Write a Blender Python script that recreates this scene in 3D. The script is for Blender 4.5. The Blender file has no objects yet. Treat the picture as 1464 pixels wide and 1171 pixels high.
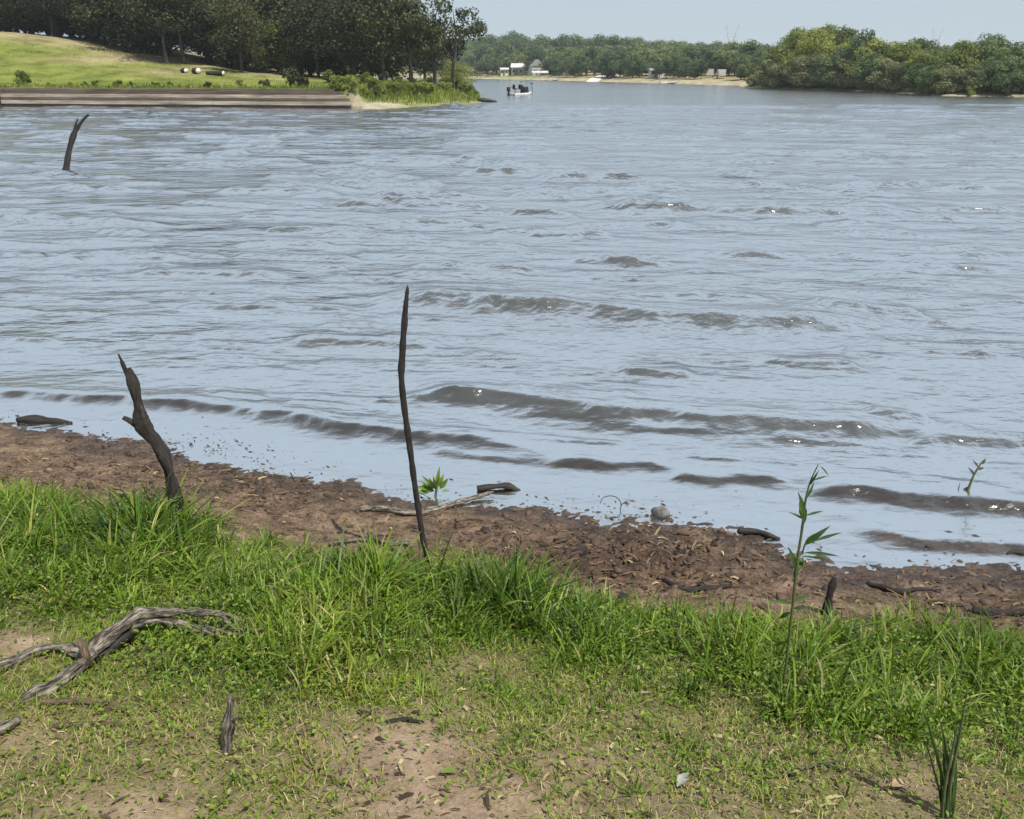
import bpy, math, random
import numpy as np
from mathutils import Vector, Matrix
R = math.radians
rng = np.random.default_rng(7)
random.seed(7)
S = bpy.context.scene
COL = S.collection

# ------------------------------------------------------------------ camera
CAM_H, FPX, CX, CY = 2.8, 1200.0, 732.0, 585.5
TH = math.atan((585.5 - 102.0) / FPX)
ct, st = math.cos(TH), math.sin(TH)
cam = bpy.data.cameras.new('camera')
cam.sensor_width = 36.0
cam.lens = 36.0 * FPX / 1464.0
cam.clip_start, cam.clip_end = 0.1, 6000
camo = bpy.data.objects.new('camera', cam)
COL.objects.link(camo)
camo.location = (0, 0, CAM_H)
camo.rotation_euler = (R(90) - TH, 0, 0)
S.camera = camo

def ray(px, py):
    x = (px - CX) / FPX
    u = -(py - CY) / FPX
    return Vector((x, ct + u * st, -st + u * ct))
def atz(px, py, z=0.0):
    d = ray(px, py)
    t = (z - CAM_H) / d.z
    return Vector((d.x * t, d.y * t, z))
def atY(px, py, Y):
    d = ray(px, py)
    t = Y / d.y
    return Vector((d.x * t, Y, CAM_H + d.z * t))
def xat(px, Y, z=0.0):
    return (px - CX) / FPX * (Y * ct + (CAM_H - z) * st)
def proj(x, y, z):
    zc = y * ct + (CAM_H - z) * st
    zc = np.maximum(zc, 0.2)
    u = (y * st + (z - CAM_H) * ct) / zc
    return CX + FPX * x / zc, CY - FPX * u

# ------------------------------------------------------------------ numeric noise
def _hash(ix, iy, seed):
    h = (ix.astype(np.int64) * 374761393 + iy.astype(np.int64) * 668265263 + seed * 1442695041) & 0xffffffff
    h = ((h ^ (h >> 13)) * 1274126177) & 0xffffffff
    return ((h ^ (h >> 16)) & 0xffff) / 65535.0
def vnoise(x, y, seed=0):
    x = np.asarray(x, float); y = np.asarray(y, float)
    ix = np.floor(x); iy = np.floor(y)
    fx = x - ix; fy = y - iy
    fx = fx * fx * fx * (fx * (fx * 6 - 15) + 10); fy = fy * fy * fy * (fy * (fy * 6 - 15) + 10)
    a = _hash(ix, iy, seed); b = _hash(ix + 1, iy, seed)
    c = _hash(ix, iy + 1, seed); d = _hash(ix + 1, iy + 1, seed)
    return (a * (1 - fx) + b * fx) * (1 - fy) + (c * (1 - fx) + d * fx) * fy
def fbm(x, y, oct=4, seed=0):
    s = 0; a = 0.5; f = 1.0; n = 0
    for k in range(oct):
        s = s + a * vnoise(x * f + 17.3 * k, y * f - 9.1 * k, seed + k); n += a
        a *= 0.5; f *= 2.03
    return s / n
def ss(a, b, x):
    t = np.clip((np.asarray(x, float) - a) / (b - a), 0, 1)
    return t * t * (3 - 2 * t)

# ------------------------------------------------------------------ object helpers
def tag(o, label=None, cat=None, group=None, kind=None):
    if label: o['label'] = label
    if cat: o['category'] = cat
    if group: o['group'] = group
    if kind: o['kind'] = kind
    return o
def empty(name, loc, rz=0.0):
    o = bpy.data.objects.new(name, None)
    COL.objects.link(o)
    o.location = loc; o.rotation_euler = (0, 0, rz); o.empty_display_size = 0.2
    return o
def np_mesh(name, V, F, mat=None, smooth=True, attrs=None, cols=None):
    """F: (n,3) or (n,4) integer array."""
    V = np.asarray(V, np.float32).reshape(-1, 3)
    F = np.asarray(F, np.int32)
    me = bpy.data.meshes.new(name)
    k = F.shape[1]
    me.vertices.add(len(V)); me.vertices.foreach_set('co', V.ravel())
    me.loops.add(F.size); me.loops.foreach_set('vertex_index', F.ravel())
    me.polygons.add(len(F)); me.polygons.foreach_set('loop_start', np.arange(0, F.size, k, dtype=np.int32))
    me.update(calc_edges=True)
    me.polygons.foreach_set('use_smooth', np.full(len(F), smooth))
    for n, a in (attrs or {}).items():
        at = me.attributes.new(n, 'FLOAT', 'POINT'); at.data.foreach_set('value', np.asarray(a, np.float32).ravel())
    for n, a in (cols or {}).items():
        c = np.ones((len(V), 4), np.float32); c[:, :3] = a
        at = me.attributes.new(n, 'FLOAT_COLOR', 'POINT'); at.data.foreach_set('color', c.ravel())
    if mat: me.materials.append(mat)
    return me
def link(name, me, parent=None, loc=(0, 0, 0), rot=(0, 0, 0)):
    o = bpy.data.objects.new(name, me)
    COL.objects.link(o)
    o.location = loc; o.rotation_euler = rot
    if parent: o.parent = parent
    return o
class MB:
    def __init__(s): s.v = []; s.f = []; s.fib = []
    def add(s, vs, fs, fib=None):
        b = len(s.v); s.v += [tuple(v) for v in vs]; s.fib += fib or [tuple(v) for v in vs]; s.f += [tuple(i + b for i in f) for f in fs]; return s
    def box(s, c, d, rz=0.0, taper=1.0):
        hx, hy, hz = d[0] / 2, d[1] / 2, d[2] / 2
        co, si = math.cos(rz), math.sin(rz)
        vs = []
        for z, k in ((-hz, 1.0), (hz, taper)):
            for x, y in ((-hx, -hy), (hx, -hy), (hx, hy), (-hx, hy)):
                x *= k; y *= k
                vs.append((c[0] + x * co - y * si, c[1] + x * si + y * co, c[2] + z))
        return s.add(vs, [(3, 2, 1, 0), (4, 5, 6, 7), (0, 1, 5, 4), (1, 2, 6, 5), (2, 3, 7, 6), (3, 0, 4, 7)])
    def bar(s, a, b, r, n=5):
        return s.tube([a, b], [r, r], n=n, sub=1, rough=0)
    def tube(s, pts, rad, n=8, sub=4, rough=0.12, seed=0, flat=1.0):
        P = [Vector(p) for p in pts]
        Q = []; RR = []
        m = len(P)
        for i in range(m - 1):
            p0 = P[max(i - 1, 0)]; p1 = P[i]; p2 = P[i + 1]; p3 = P[min(i + 2, m - 1)]
            for k in range(sub):
                t = k / sub
                if m > 2:
                    q = 0.5 * ((2 * p1) + (p2 - p0) * t + (2 * p0 - 5 * p1 + 4 * p2 - p3) * t * t + (3 * p1 - p0 - 3 * p2 + p3) * t ** 3)
                else:
                    q = p1.lerp(p2, t)
                Q.append(q); RR.append(rad[i] * (1 - t) + rad[i + 1] * t)
        Q.append(P[-1]); RR.append(rad[-1])
        rs = random.Random(seed)
        ph = [rs.uniform(0, 6.28) for _ in range(6)]
        nx = None; vs = []; fb = []; L = rs.uniform(0, 50)
        for i, q in enumerate(Q):
            d = (Q[min(i + 1, len(Q) - 1)] - Q[max(i - 1, 0)])
            d = d.normalized() if d.length > 1e-9 else Vector((0, 0, 1))
            if nx is None:
                nx = d.orthogonal().normalized()
            nx = (nx - d * nx.dot(d)); nx = nx.normalized() if nx.length > 1e-6 else d.orthogonal().normalized()
            ny = d.cross(nx)
            if i: L += (q - Q[i - 1]).length / max(RR[i], 1e-4)
            for k in range(n):
                a = 2 * math.pi * k / n; fb.append((math.cos(a) * 1.6, math.sin(a) * 1.6, L * .24))
                r = RR[i] * (1 + rough * (math.sin(2 * a + ph[0] + .5 * L) + .7 * math.sin(3 * a + ph[1] - .23 * L) + .8 * math.sin(.9 * L + ph[2]) + rs.uniform(-.5, .5)) * .6)
                vs.append(q + nx * (r * math.cos(a)) + ny * (r * math.sin(a) * flat))
        fs = []
        for i in range(len(Q) - 1):
            for k in range(n):
                k2 = (k + 1) % n
                fs.append((i * n + k, i * n + k2, (i + 1) * n + k2, (i + 1) * n + k))
        fs.append(tuple(range(n - 1, -1, -1)))
        fs.append(tuple((len(Q) - 1) * n + k for k in range(n)))
        return s.add(vs, fs, fb)
    def leaf(s, p, d, L, W, fold=0.2, droop=0.3, up=Vector((0, 0, 1))):
        d = Vector(d).normalized(); side = d.cross(up)
        side = side.normalized() if side.length > 1e-4 else Vector((1, 0, 0))
        nrm = side.cross(d)
        vs = []; prof = [(0, .08), (.2, .7), (.45, 1.0), (.75, .6), (1.0, .03)]
        for t, w in prof:
            c = Vector(p) + d * (L * t) - nrm * (droop * L * t * t)
            vs += [c - side * (W * w / 2) + nrm * (fold * W * w), c, c + side * (W * w / 2) + nrm * (fold * W * w)]
        fs = []
        for i in range(4):
            for k in range(2):
                a = i * 3 + k
                fs.append((a, a + 1, a + 4, a + 3))
        return s.add(vs, fs)
    def mesh(s, name, mat, smooth=True):
        me = bpy.data.meshes.new(name)
        me.from_pydata(s.v, [], s.f); me.update()
        at = me.attributes.new('fib', 'FLOAT_VECTOR', 'POINT'); at.data.foreach_set('vector', np.array(s.fib, np.float32).ravel())
        me.polygons.foreach_set('use_smooth', [smooth] * len(me.polygons))
        if mat: me.materials.append(mat)
        return me
    def obj(s, name, mat, parent=None, smooth=True):
        return link(name, s.mesh(name, mat, smooth), parent)

# ------------------------------------------------------------------ materials
def mat_new(name):
    m = bpy.data.materials.new(name); m.use_nodes = True
    nt = m.node_tree
    for n in list(nt.nodes): nt.nodes.remove(n)
    return m, nt, nt.nodes, nt.links
def ND(nt, t, **kw):
    n = nt.nodes.new(t)
    for k, v in kw.items():
        if k in n.inputs: n.inputs[k].default_value = v
        else: setattr(n, k, v)
    return n
def ramp(nt, stops, interp='LINEAR'):
    n = nt.nodes.new('ShaderNodeValToRGB'); cr = n.color_ramp; cr.interpolation = interp
    while len(cr.elements) < len(stops): cr.elements.new(0.5)
    for e, (p, c) in zip(cr.elements, stops):
        e.position = p; e.color = (*c, 1) if len(c) == 3 else c
    return n
def noise_mat(name, stops, scale=8.0, rough=0.85, bump=0.3, bscale=40.0, stretch=(1, 1, 1), coord='Object', detail=6.0, spec=0.3, dist=0.01):
    m, nt, N, L = mat_new(name)
    out = N.new('ShaderNodeOutputMaterial'); b = N.new('ShaderNodeBsdfPrincipled')
    L.new(b.outputs[0], out.inputs[0])
    tc = N.new('ShaderNodeTexCoord'); mp = N.new('ShaderNodeMapping'); mp.inputs['Scale'].default_value = stretch
    L.new(ND(nt, 'ShaderNodeAttribute', attribute_name='fib').outputs['Vector'] if coord == 'fib' else tc.outputs[coord], mp.inputs[0])
    n1 = ND(nt, 'ShaderNodeTexNoise', Scale=scale, Detail=detail, Roughness=0.65); L.new(mp.outputs[0], n1.inputs['Vector'])
    r = ramp(nt, stops); L.new(n1.outputs['Fac'], r.inputs[0]); L.new(r.outputs[0], b.inputs['Base Color'])
    b.inputs['Roughness'].default_value = rough; b.inputs['Specular IOR Level'].default_value = spec
    if bump:
        n2 = ND(nt, 'ShaderNodeTexNoise', Scale=bscale, Detail=5.0, Roughness=0.7); L.new(mp.outputs[0], n2.inputs['Vector'])
        bp = ND(nt, 'ShaderNodeBump', Strength=bump, Distance=dist); L.new(n2.outputs['Fac'], bp.inputs['Height']); L.new(bp.outputs[0], b.inputs['Normal'])
    return m
def leaf_mat(name, dark, mid, light, trans=0.35, nscale=0.35, attr=None, rough=0.55, jitter=0.25):
    m, nt, N, L = mat_new(name)
    out = N.new('ShaderNodeOutputMaterial')
    if attr:
        a = ND(nt, 'ShaderNodeAttribute', attribute_name=attr); csrc = a.outputs['Color']
    else:
        geo = N.new('ShaderNodeTexCoord'); oi = N.new('ShaderNodeObjectInfo')
        n1 = ND(nt, 'ShaderNodeTexNoise', Scale=nscale, Detail=3.0); L.new(geo.outputs['Object'], n1.inputs['Vector'])
        rnd = ND(nt, 'ShaderNodeMath', operation='MULTIPLY_ADD'); L.new(oi.outputs['Random'], rnd.inputs[0]); rnd.inputs[1].default_value = jitter; rnd.inputs[2].default_value = -jitter / 2
        ad = ND(nt, 'ShaderNodeMath', operation='ADD'); L.new(n1.outputs['Fac'], ad.inputs[0]); L.new(rnd.outputs[0], ad.inputs[1])
        isl = N.new('ShaderNodeNewGeometry')
        ad2 = ND(nt, 'ShaderNodeMath', operation='MULTIPLY_ADD'); L.new(isl.outputs['Random Per Island'], ad2.inputs[0]); ad2.inputs[1].default_value = 0.22; L.new(ad.outputs[0], ad2.inputs[2])
        r = ramp(nt, [(0.36, dark), (0.58, mid), (0.8, light)]); L.new(ad2.outputs[0], r.inputs[0]); csrc = r.outputs[0]
    d = N.new('ShaderNodeBsdfPrincipled'); d.inputs['Roughness'].default_value = rough; d.inputs['Specular IOR Level'].default_value = 0.25
    t = N.new('ShaderNodeBsdfTranslucent'); L.new(csrc, d.inputs['Base Color'])
    hs = ND(nt, 'ShaderNodeHueSaturation', Hue=0.485, Saturation=1.1, Value=1.25); L.new(csrc, hs.inputs['Color']); L.new(hs.outputs[0], t.inputs['Color'])
    mx = N.new('ShaderNodeMixShader'); mx.inputs[0].default_value = trans
    L.new(d.outputs[0], mx.inputs[1]); L.new(t.outputs[0], mx.inputs[2]); L.new(mx.outputs[0], out.inputs[0])
    return m

M_bark_dark = noise_mat('bark_dark', [(0.3, (.010, .009, .008)), (0.55, (.032, .026, .023)), (0.75, (.09, .075, .065))], 2.2, .9, .9, 5, coord='fib', dist=.006)
M_bark_tree = noise_mat('bark_tree', [(0.3, (.03, .026, .022)), (0.6, (.08, .07, .06)), (0.8, (.15, .14, .12))], 3, .95, .5, 6, coord='fib', dist=.05)
M_drift = noise_mat('weathered_wood', [(0.36, (.012, .010, .009)), (0.45, (.065, .053, .041)), (0.54, (.19, .163, .13)), (0.68, (.42, .375, .315))], 1.7, .95, 1.0, 5, coord='fib', dist=.010)
M_drift_brown = noise_mat('brown_wood', [(0.3, (.03, .02, .014)), (0.5, (.10, .07, .045)), (0.72, (.24, .18, .12))], 2.6, .9, .9, 5, coord='fib', dist=.006)
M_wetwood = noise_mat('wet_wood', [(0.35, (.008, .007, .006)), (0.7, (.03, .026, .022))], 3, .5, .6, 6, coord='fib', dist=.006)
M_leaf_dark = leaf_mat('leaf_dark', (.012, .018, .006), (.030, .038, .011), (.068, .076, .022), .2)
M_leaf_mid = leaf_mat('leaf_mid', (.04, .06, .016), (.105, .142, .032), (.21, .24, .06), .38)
M_leaf_bright = leaf_mat('leaf_bright', (.05, .075, .016), (.14, .18, .034), (.27, .30, .07), .38)
M_leaf_grey = leaf_mat('leaf_grey', (.052, .063, .03), (.135, .155, .066), (.25, .265, .13), .38)
M_leaf_far = leaf_mat('leaf_far', (.026, .052, .025), (.074, .118, .047), (.165, .21, .085), .38)
M_leaf_farlight = leaf_mat('leaf_farlight', (.045, .074, .028), (.12, .16, .055), (.21, .24, .09), .36)
M_blade = leaf_mat('grass_blade', None, None, None, .36, attr='Col', rough=.45)
M_litter = noise_mat('dummy_litter', [(0, (.1, .1, .1)), (1, (.2, .2, .2))], 1)
def attr_mat(name, rough=0.9, spec=0.2):
    m, nt, N, L = mat_new(name)
    out = N.new('ShaderNodeOutputMaterial'); b = N.new('ShaderNodeBsdfPrincipled'); L.new(b.outputs[0], out.inputs[0])
    a = ND(nt, 'ShaderNodeAttribute', attribute_name='Col'); L.new(a.outputs['Color'], b.inputs['Base Color'])
    b.inputs['Roughness'].default_value = rough; b.inputs['Specular IOR Level'].default_value = spec
    return m
M_litter = attr_mat('litter')
M_clod = attr_mat('mud_clod', .7, .35)
def paint(name, c, rough=0.5, var=0.12, metallic=0.0):
    lo = tuple(x * (1 - var) for x in c); hi = tuple(min(1, x * (1 + var)) for x in c)
    m = noise_mat(name, [(0.3, lo), (0.7, hi)], 5, rough, 0.1, 30)
    m.node_tree.nodes['Principled BSDF'].inputs['Metallic'].default_value = metallic
    return m

# ------------------------------------------------------------------ world, sun
SUN_AZ, SUN_EL = 138.0, 60.0          # azimuth clockwise from +Y
w = bpy.data.worlds.new('World'); S.world = w; w.use_nodes = True
nt = w.node_tree
bg = nt.nodes['Background']
sky = nt.nodes.new('ShaderNodeTexSky'); sky.sky_type = 'NISHITA'; sky.sun_disc = False
sky.sun_elevation = R(SUN_EL); sky.sun_rotation = R(SUN_AZ)
sky.altitude = 200; sky.air_density = 1.0; sky.dust_density = 0.25; sky.ozone_density = 3.0
veil = nt.nodes.new('ShaderNodeMix'); veil.data_type = 'RGBA'; veil.inputs[0].default_value = .88   # thin high cloud veiling the blue
nt.links.new(sky.outputs[0], veil.inputs[6]); veil.inputs[7].default_value = (4.45, 5.25, 5.95, 1)
nt.links.new(veil.outputs[2], bg.inputs[0]); bg.inputs[1].default_value = 0.084
sun = bpy.data.lights.new('sun', 'SUN'); sun.energy = 4.9; sun.angle = R(0.55); sun.color = (1.0, .955, .88)
suno = bpy.data.objects.new('sun', sun); COL.objects.link(suno)
sd = Vector((math.sin(R(SUN_AZ)) * math.cos(R(SUN_EL)), math.cos(R(SUN_AZ)) * math.cos(R(SUN_EL)), math.sin(R(SUN_EL))))
suno.rotation_euler = sd.to_track_quat('Z', 'Y').to_euler(); suno.location = (20, 20, 60)
S.view_settings.view_transform = 'Standard'; S.view_settings.look = 'None'
S.view_settings.exposure = 0.47; S.view_settings.gamma = 1.0
S.cycles.max_bounces = 8; S.cycles.transparent_max_bounces = 16

# ------------------------------------------------------------------ near bank terrain
_sh = [atz(*p) for p in [(0, 603), (130, 622), (300, 655), (440, 694), (560, 706), (700, 722), (860, 742), (1000, 757), (1100, 778), (1200, 806), (1330, 813), (1464, 818)]]
SHX = np.array([p.x for p in _sh]); SHY = np.array([p.y for p in _sh])
sl0 = (SHY[1] - SHY[0]) / (SHX[1] - SHX[0]); sl0 = -0.28; sl1 = -0.12
SHX = np.concatenate([[-80], SHX, [80]]); SHY = np.concatenate([[SHY[0] + sl0 * (-80 - SHX[1])], SHY, [SHY[-1] + sl1 * (80 - SHX[-1])]])
def shore_y(x):
    return np.interp(x, SHX, SHY)
PD = np.array([-60, -20, -6, -2, -0.6, 0, 0.25, 0.8, 1.15, 2.0, 3.0, 4.0, 5.0, 7.0, 10, 30, 90])
PH = np.array([-3.0, -2.2, -.9, -.30, -.045, 0, .035, .13, .22, .42, .62, .79, .93, 1.12, 1.3, 1.8, 2.5])
def bank_base(x, y):
    d = (shore_y(x) - y) * 0.95
    d = d + 0.34 * (fbm(x * 1.5, y * 1.9, 3, 41) - .5) * ss(-1.5, -.2, d) + 0.10 * (fbm(x * 7, y * 7, 3, 43) - .5)
    return np.interp(d, PD, PH), d
def px_maps(x, y, z):
    return proj(x, y, z)
EDGE = np.array([(-400, 700), (0, 712), (150, 742), (260, 762), (370, 790), (450, 812), (620, 822), (740, 828), (830, 868), (1000, 892), (1150, 902), (1300, 902), (1400, 915), (1464, 925), (1900, 960)], float)
LOWR = np.array([(-400, 900), (0, 885), (110, 870), (150, 900), (190, 965), (330, 990), (365, 1005), (500, 1000), (560, 935), (800, 940), (900, 965), (1000, 1005), (1150, 1060), (1300, 1085), (1464, 1110), (1900, 1120)], float)
def maps(x, y, z):
    """per-point: grass (any), tall grass, bare soil"""
    px, py = proj(x, y, z)
    n = fbm(x * 2.2, y * 2.2, 3, 5); n2 = fbm(x * 6, y * 6, 3, 9)
    e = np.interp(px, EDGE[:, 0], EDGE[:, 1]) + (n2 - .5) * 50
    lo = np.interp(px, LOWR[:, 0], LOWR[:, 1]) + (n - .5) * 90
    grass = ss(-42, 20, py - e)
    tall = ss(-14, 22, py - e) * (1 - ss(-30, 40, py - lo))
    bare = np.zeros_like(px)
    for (bx, by, rx, ry, k) in [(580, 1080, 110, 62, 1.25), (640, 1150, 170, 48, 1.2), (200, 1165, 150, 38, .85), (20, 925, 70, 28, .9), (30, 1060, 50, 30, .5), (1300, 1135, 90, 30, .6),
                                (1000, 1160, 110, 25, .5), (830, 1090, 90, 25, .4), (640, 945, 70, 16, .3), (990, 945, 50, 14, .7), (230, 1080, 90, 25, .3)]:
        bare = np.maximum(bare, k * np.exp(-((px - bx) / rx) ** 2 - ((py - by) / ry) ** 2))
    bare = np.clip(bare * (0.5 + n2 * 1.0), 0, 1)
    return px, py, grass, tall, bare
def bank_z(x, y, fine=True):
    x = np.asarray(x, float); y = np.asarray(y, float)
    z, d = bank_base(x, y)
    land = ss(-.7, .1, d)
    z = z + 0.05 * (fbm(x * 1.3, y * 1.3, 3, 11) - .5) * ss(.6, 1.6, d)
    if fine:
        mudband = ss(-.45, .25, d) * (1 - ss(1.2, 1.9, d))
        px, py = proj(x, y, z)
        dk = np.exp(-((px - 880) / 230) ** 2 - ((py - 810) / 40) ** 2)
        lump = fbm(x * 16, y * 22, 4, 21) - .5
        z = z + land * (0.006 + 0.018 * mudband + 0.095 * dk) * lump * 1.3 + land * 0.012 * (fbm(x * 42, y * 60, 3, 23) - .5)
    return z
def ground_at(px, py, lift=0.0):
    d = ray(px, py); lo, hi = 0.8, 30.0
    ts = np.linspace(1.0, 14.0, 2600)
    X = d.x * ts; Y = d.y * ts; Z = CAM_H + d.z * ts
    g = bank_z(X, Y, False) + lift
    i = int(np.argmax(Z <= g))
    return Vector((X[i], Y[i], g[i]))

def axis(fine_lo, fine_hi, step, lo, hi, grow=1.25):
    a = list(np.arange(fine_lo, fine_hi + 1e-6, step))
    s = step; v = a[-1]
    while v < hi:
        s *= grow; v += s; a.append(v)
    s = step; v = a[0]
    while v > lo:
        s *= grow; v -= s; a.insert(0, v)
    return np.array(a)
def grid_faces(nx, ny):
    i = np.arange(nx - 1)[None, :]; j = np.arange(ny - 1)[:, None]
    a = (j * nx + i).ravel()
    return np.stack([a, a + 1, a + nx + 1, a + nx], 1)
gx = axis(-5.2, 5.2, .022, -70, 70); gy = axis(.7, 7.6, .02, -60, 9)
GX, GY = np.meshgrid(gx, gy); X, Y = GX.ravel(), GY.ravel()
Z = bank_z(X, Y)
_, D = bank_base(X, Y)
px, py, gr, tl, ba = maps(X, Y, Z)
dark = np.exp(-((px - 870) / 250) ** 2 - ((py - 805) / 38) ** 2) * 1.1 + .55 * np.exp(-((px - 1420) / 120) ** 2 - ((py - 870) / 30) ** 2) + .35 * np.exp(-((px - 330) / 200) ** 2 - ((py - 690) / 35) ** 2)
wet = 1 - ss(.03, .55, D + .55 * (fbm(X * 5, Y * 5, 3, 31) - .5))

m, nt, N, L = mat_new('bank_soil')
out = N.new('ShaderNodeOutputMaterial'); b = N.new('ShaderNodeBsdfPrincipled'); L.new(b.outputs[0], out.inputs[0])
tc = N.new('ShaderNodeTexCoord')
def A(n):
    return ND(nt, 'ShaderNodeAttribute', attribute_name=n).outputs['Fac']
n1 = ND(nt, 'ShaderNodeTexNoise', Scale=7.0, Detail=8.0, Roughness=.7); L.new(tc.outputs['Object'], n1.inputs['Vector'])
n2 = ND(nt, 'ShaderNodeTexNoise', Scale=55.0, Detail=6.0, Roughness=.75); L.new(tc.outputs['Object'], n2.inputs['Vector'])
av = ND(nt, 'ShaderNodeMath', operation='MULTIPLY_ADD'); L.new(n2.outputs['Fac'], av.inputs[0]); av.inputs[1].default_value = .6
sb = ND(nt, 'ShaderNodeMath', operation='MULTIPLY_ADD'); L.new(n1.outputs['Fac'], sb.inputs[0]); sb.inputs[1].default_value = .55; sb.inputs[2].default_value = -.06
L.new(sb.outputs[0], av.inputs[2])
mud = ramp(nt, [(.39, (.022, .013, .009)), (.49, (.09, .056, .034)), (.58, (.18, .121, .076)), (.7, (.30, .225, .155))]); L.new(av.outputs[0], mud.inputs[0])
dmud = ramp(nt, [(.38, (.010, .007, .005)), (.5, (.042, .025, .016)), (.64, (.12, .07, .045)), (.76, (.2, .13, .09))]); L.new(av.outputs[0], dmud.inputs[0])
soil = ramp(nt, [(.36, (.05, .045, .02)), (.5, (.12, .10, .045)), (.66, (.21, .165, .085)), (.8, (.32, .26, .15))]); L.new(av.outputs[0], soil.inputs[0])
bare_r = ramp(nt, [(.34, (.13, .088, .055)), (.5, (.25, .175, .115)), (.66, (.35, .26, .175)), (.8, (.43, .34, .24))]); L.new(av.outputs[0], bare_r.inputs[0])
def mix(a, b2, f):
    mx = ND(nt, 'ShaderNodeMix', data_type='RGBA'); L.new(f, mx.inputs[0]); L.new(a, mx.inputs[6]); L.new(b2, mx.inputs[7]); return mx.outputs[2]
c = mix(mud.outputs[0], dmud.outputs[0], A('dark'))
c = mix(c, soil.outputs[0], A('grass'))
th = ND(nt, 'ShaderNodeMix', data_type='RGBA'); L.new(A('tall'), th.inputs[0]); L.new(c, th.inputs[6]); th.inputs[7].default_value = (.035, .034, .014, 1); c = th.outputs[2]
c = mix(c, bare_r.outputs[0], A('bare'))
wc = ND(nt, 'ShaderNodeMix', data_type='RGBA', blend_type='MULTIPLY'); L.new(A('wet'), wc.inputs[0]); L.new(c, wc.inputs[6]); wc.inputs[7].default_value = (.5, .5, .54, 1)
L.new(wc.outputs[2], b.inputs['Base Color'])
rr = ND(nt, 'ShaderNodeMapRange'); L.new(A('wet'), rr.inputs[0]); rr.inputs[3].default_value = .92; rr.inputs[4].default_value = .32; L.new(rr.outputs[0], b.inputs['Roughness'])
b.inputs['Specular IOR Level'].default_value = .4
bp = ND(nt, 'ShaderNodeBump', Strength=.9, Distance=.012); L.new(n2.outputs['Fac'], bp.inputs['Height']); L.new(bp.outputs[0], b.inputs['Normal'])
M_soil = m
V = np.stack([X, Y, Z], 1)
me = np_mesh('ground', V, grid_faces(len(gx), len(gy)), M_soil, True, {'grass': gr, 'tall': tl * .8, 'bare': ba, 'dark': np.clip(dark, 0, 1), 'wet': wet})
tag(link('ground', me), kind='structure', label='brown muddy near bank sloping down to the lake')

# lake bed under everything out to the horizon
mb = MB(); mb.add([(-1400, -60, -3.2), (1400, -60, -3.2), (1400, 1200, -3.2), (-1400, 1200, -3.2)], [(0, 1, 2, 3)])
tag(mb.obj('lake_bed', noise_mat('lake_bed', [(.3, (.05, .04, .03)), (.7, (.09, .07, .05))], .5, .9, 0), smooth=False), kind='structure')

# ------------------------------------------------------------------ water
def crest(pxs, amp, front, back):
    P = np.array([[*atz(a, b2)[:2]] for a, b2 in pxs])
    return P, amp, front, back
RIDGES = [
    crest([(-120, 562), (0, 567), (100, 574), (200, 579), (350, 593), (480, 611), (620, 631), (760, 646), (870, 660)], .08, .11, .34),
    crest([(540, 564), (700, 577), (830, 588), (930, 598), (1040, 612), (1200, 617), (1370, 622)], .12, .16, .5),
    crest([(500, 434), (700, 444), (830, 455), (930, 464), (1100, 467), (1320, 470)], .21, .24, .9),
    crest([(860, 430), (1000, 430), (1120, 436)], .09, .13, .5), crest([(1160, 444), (1340, 456)], .10, .15, .5),
    crest([(400, 488), (640, 496)], .05, .08, .4), crest([(880, 535), (1000, 538)], .055, .085, .3), crest([(1080, 520), (1240, 526)], .05, .08, .3),
    crest([(1140, 700), (1280, 714), (1464, 732), (1600, 745)], .068, .10, .3),
    crest([(780, 664), (970, 670)], .036, .06, .2), crest([(950, 684), (1140, 690)], .042, .07, .25),
    crest([(1210, 763), (1320, 776), (1464, 786), (1600, 792)], .042, .07, .2),
    crest([(600, 646), (720, 658), (900, 672)], .022, .05, .2),
    crest([(840, 300), (1060, 308), (1360, 310)], .15, .24, 1.5), crest([(180, 392), (420, 396)], .08, .12, .5), crest([(250, 440), (420, 445)], .05, .08, .4),
    crest([(1310, 272), (1440, 275)], .12, .2, 1.3), crest([(300, 275), (500, 280)], .14, .2, 1.2), crest([(620, 205), (800, 208)], .13, .24, 2.0), crest([(850, 258), (980, 262)], .12, .2, 1.3),
    crest([(1240, 600), (1330, 606)], .05, .09, .3), crest([(1290, 632), (1464, 636), (1560, 640)], .05, .09, .3), crest([(560, 395), (760, 398)], .07, .11, .4),
]
N_NAMED = len(RIDGES)
for i_ in range(820):                       # short wind-driven crests all over the open water
    yy_ = 5.5 * math.exp(random.random() ** .85 * math.log(95 / 5.5)); xx_ = random.uniform(-1, 1) * (yy_ * .72 + 2)
    if yy_ < float(np.interp(xx_, SHX, SHY)) + 1.2: continue
    g_ = min(1.45, .16 + yy_ / 17); ln_ = random.uniform(.3, 1.1) * (.4 + yy_ * .055); am_ = random.uniform(.03, .08) * g_ * (.55 if yy_ < 12 else 1.0)
    sl_ = random.gauss(-.13, .07)
    RIDGES.append((np.array([[xx_ + ln_ * t_, yy_ + sl_ * ln_ * t_ + random.gauss(0, .04) * ln_] for t_ in (-1, -.4, .3, 1)]), am_, am_ * random.uniform(1.35, 1.75), am_ * random.uniform(3.5, 6)))
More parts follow.
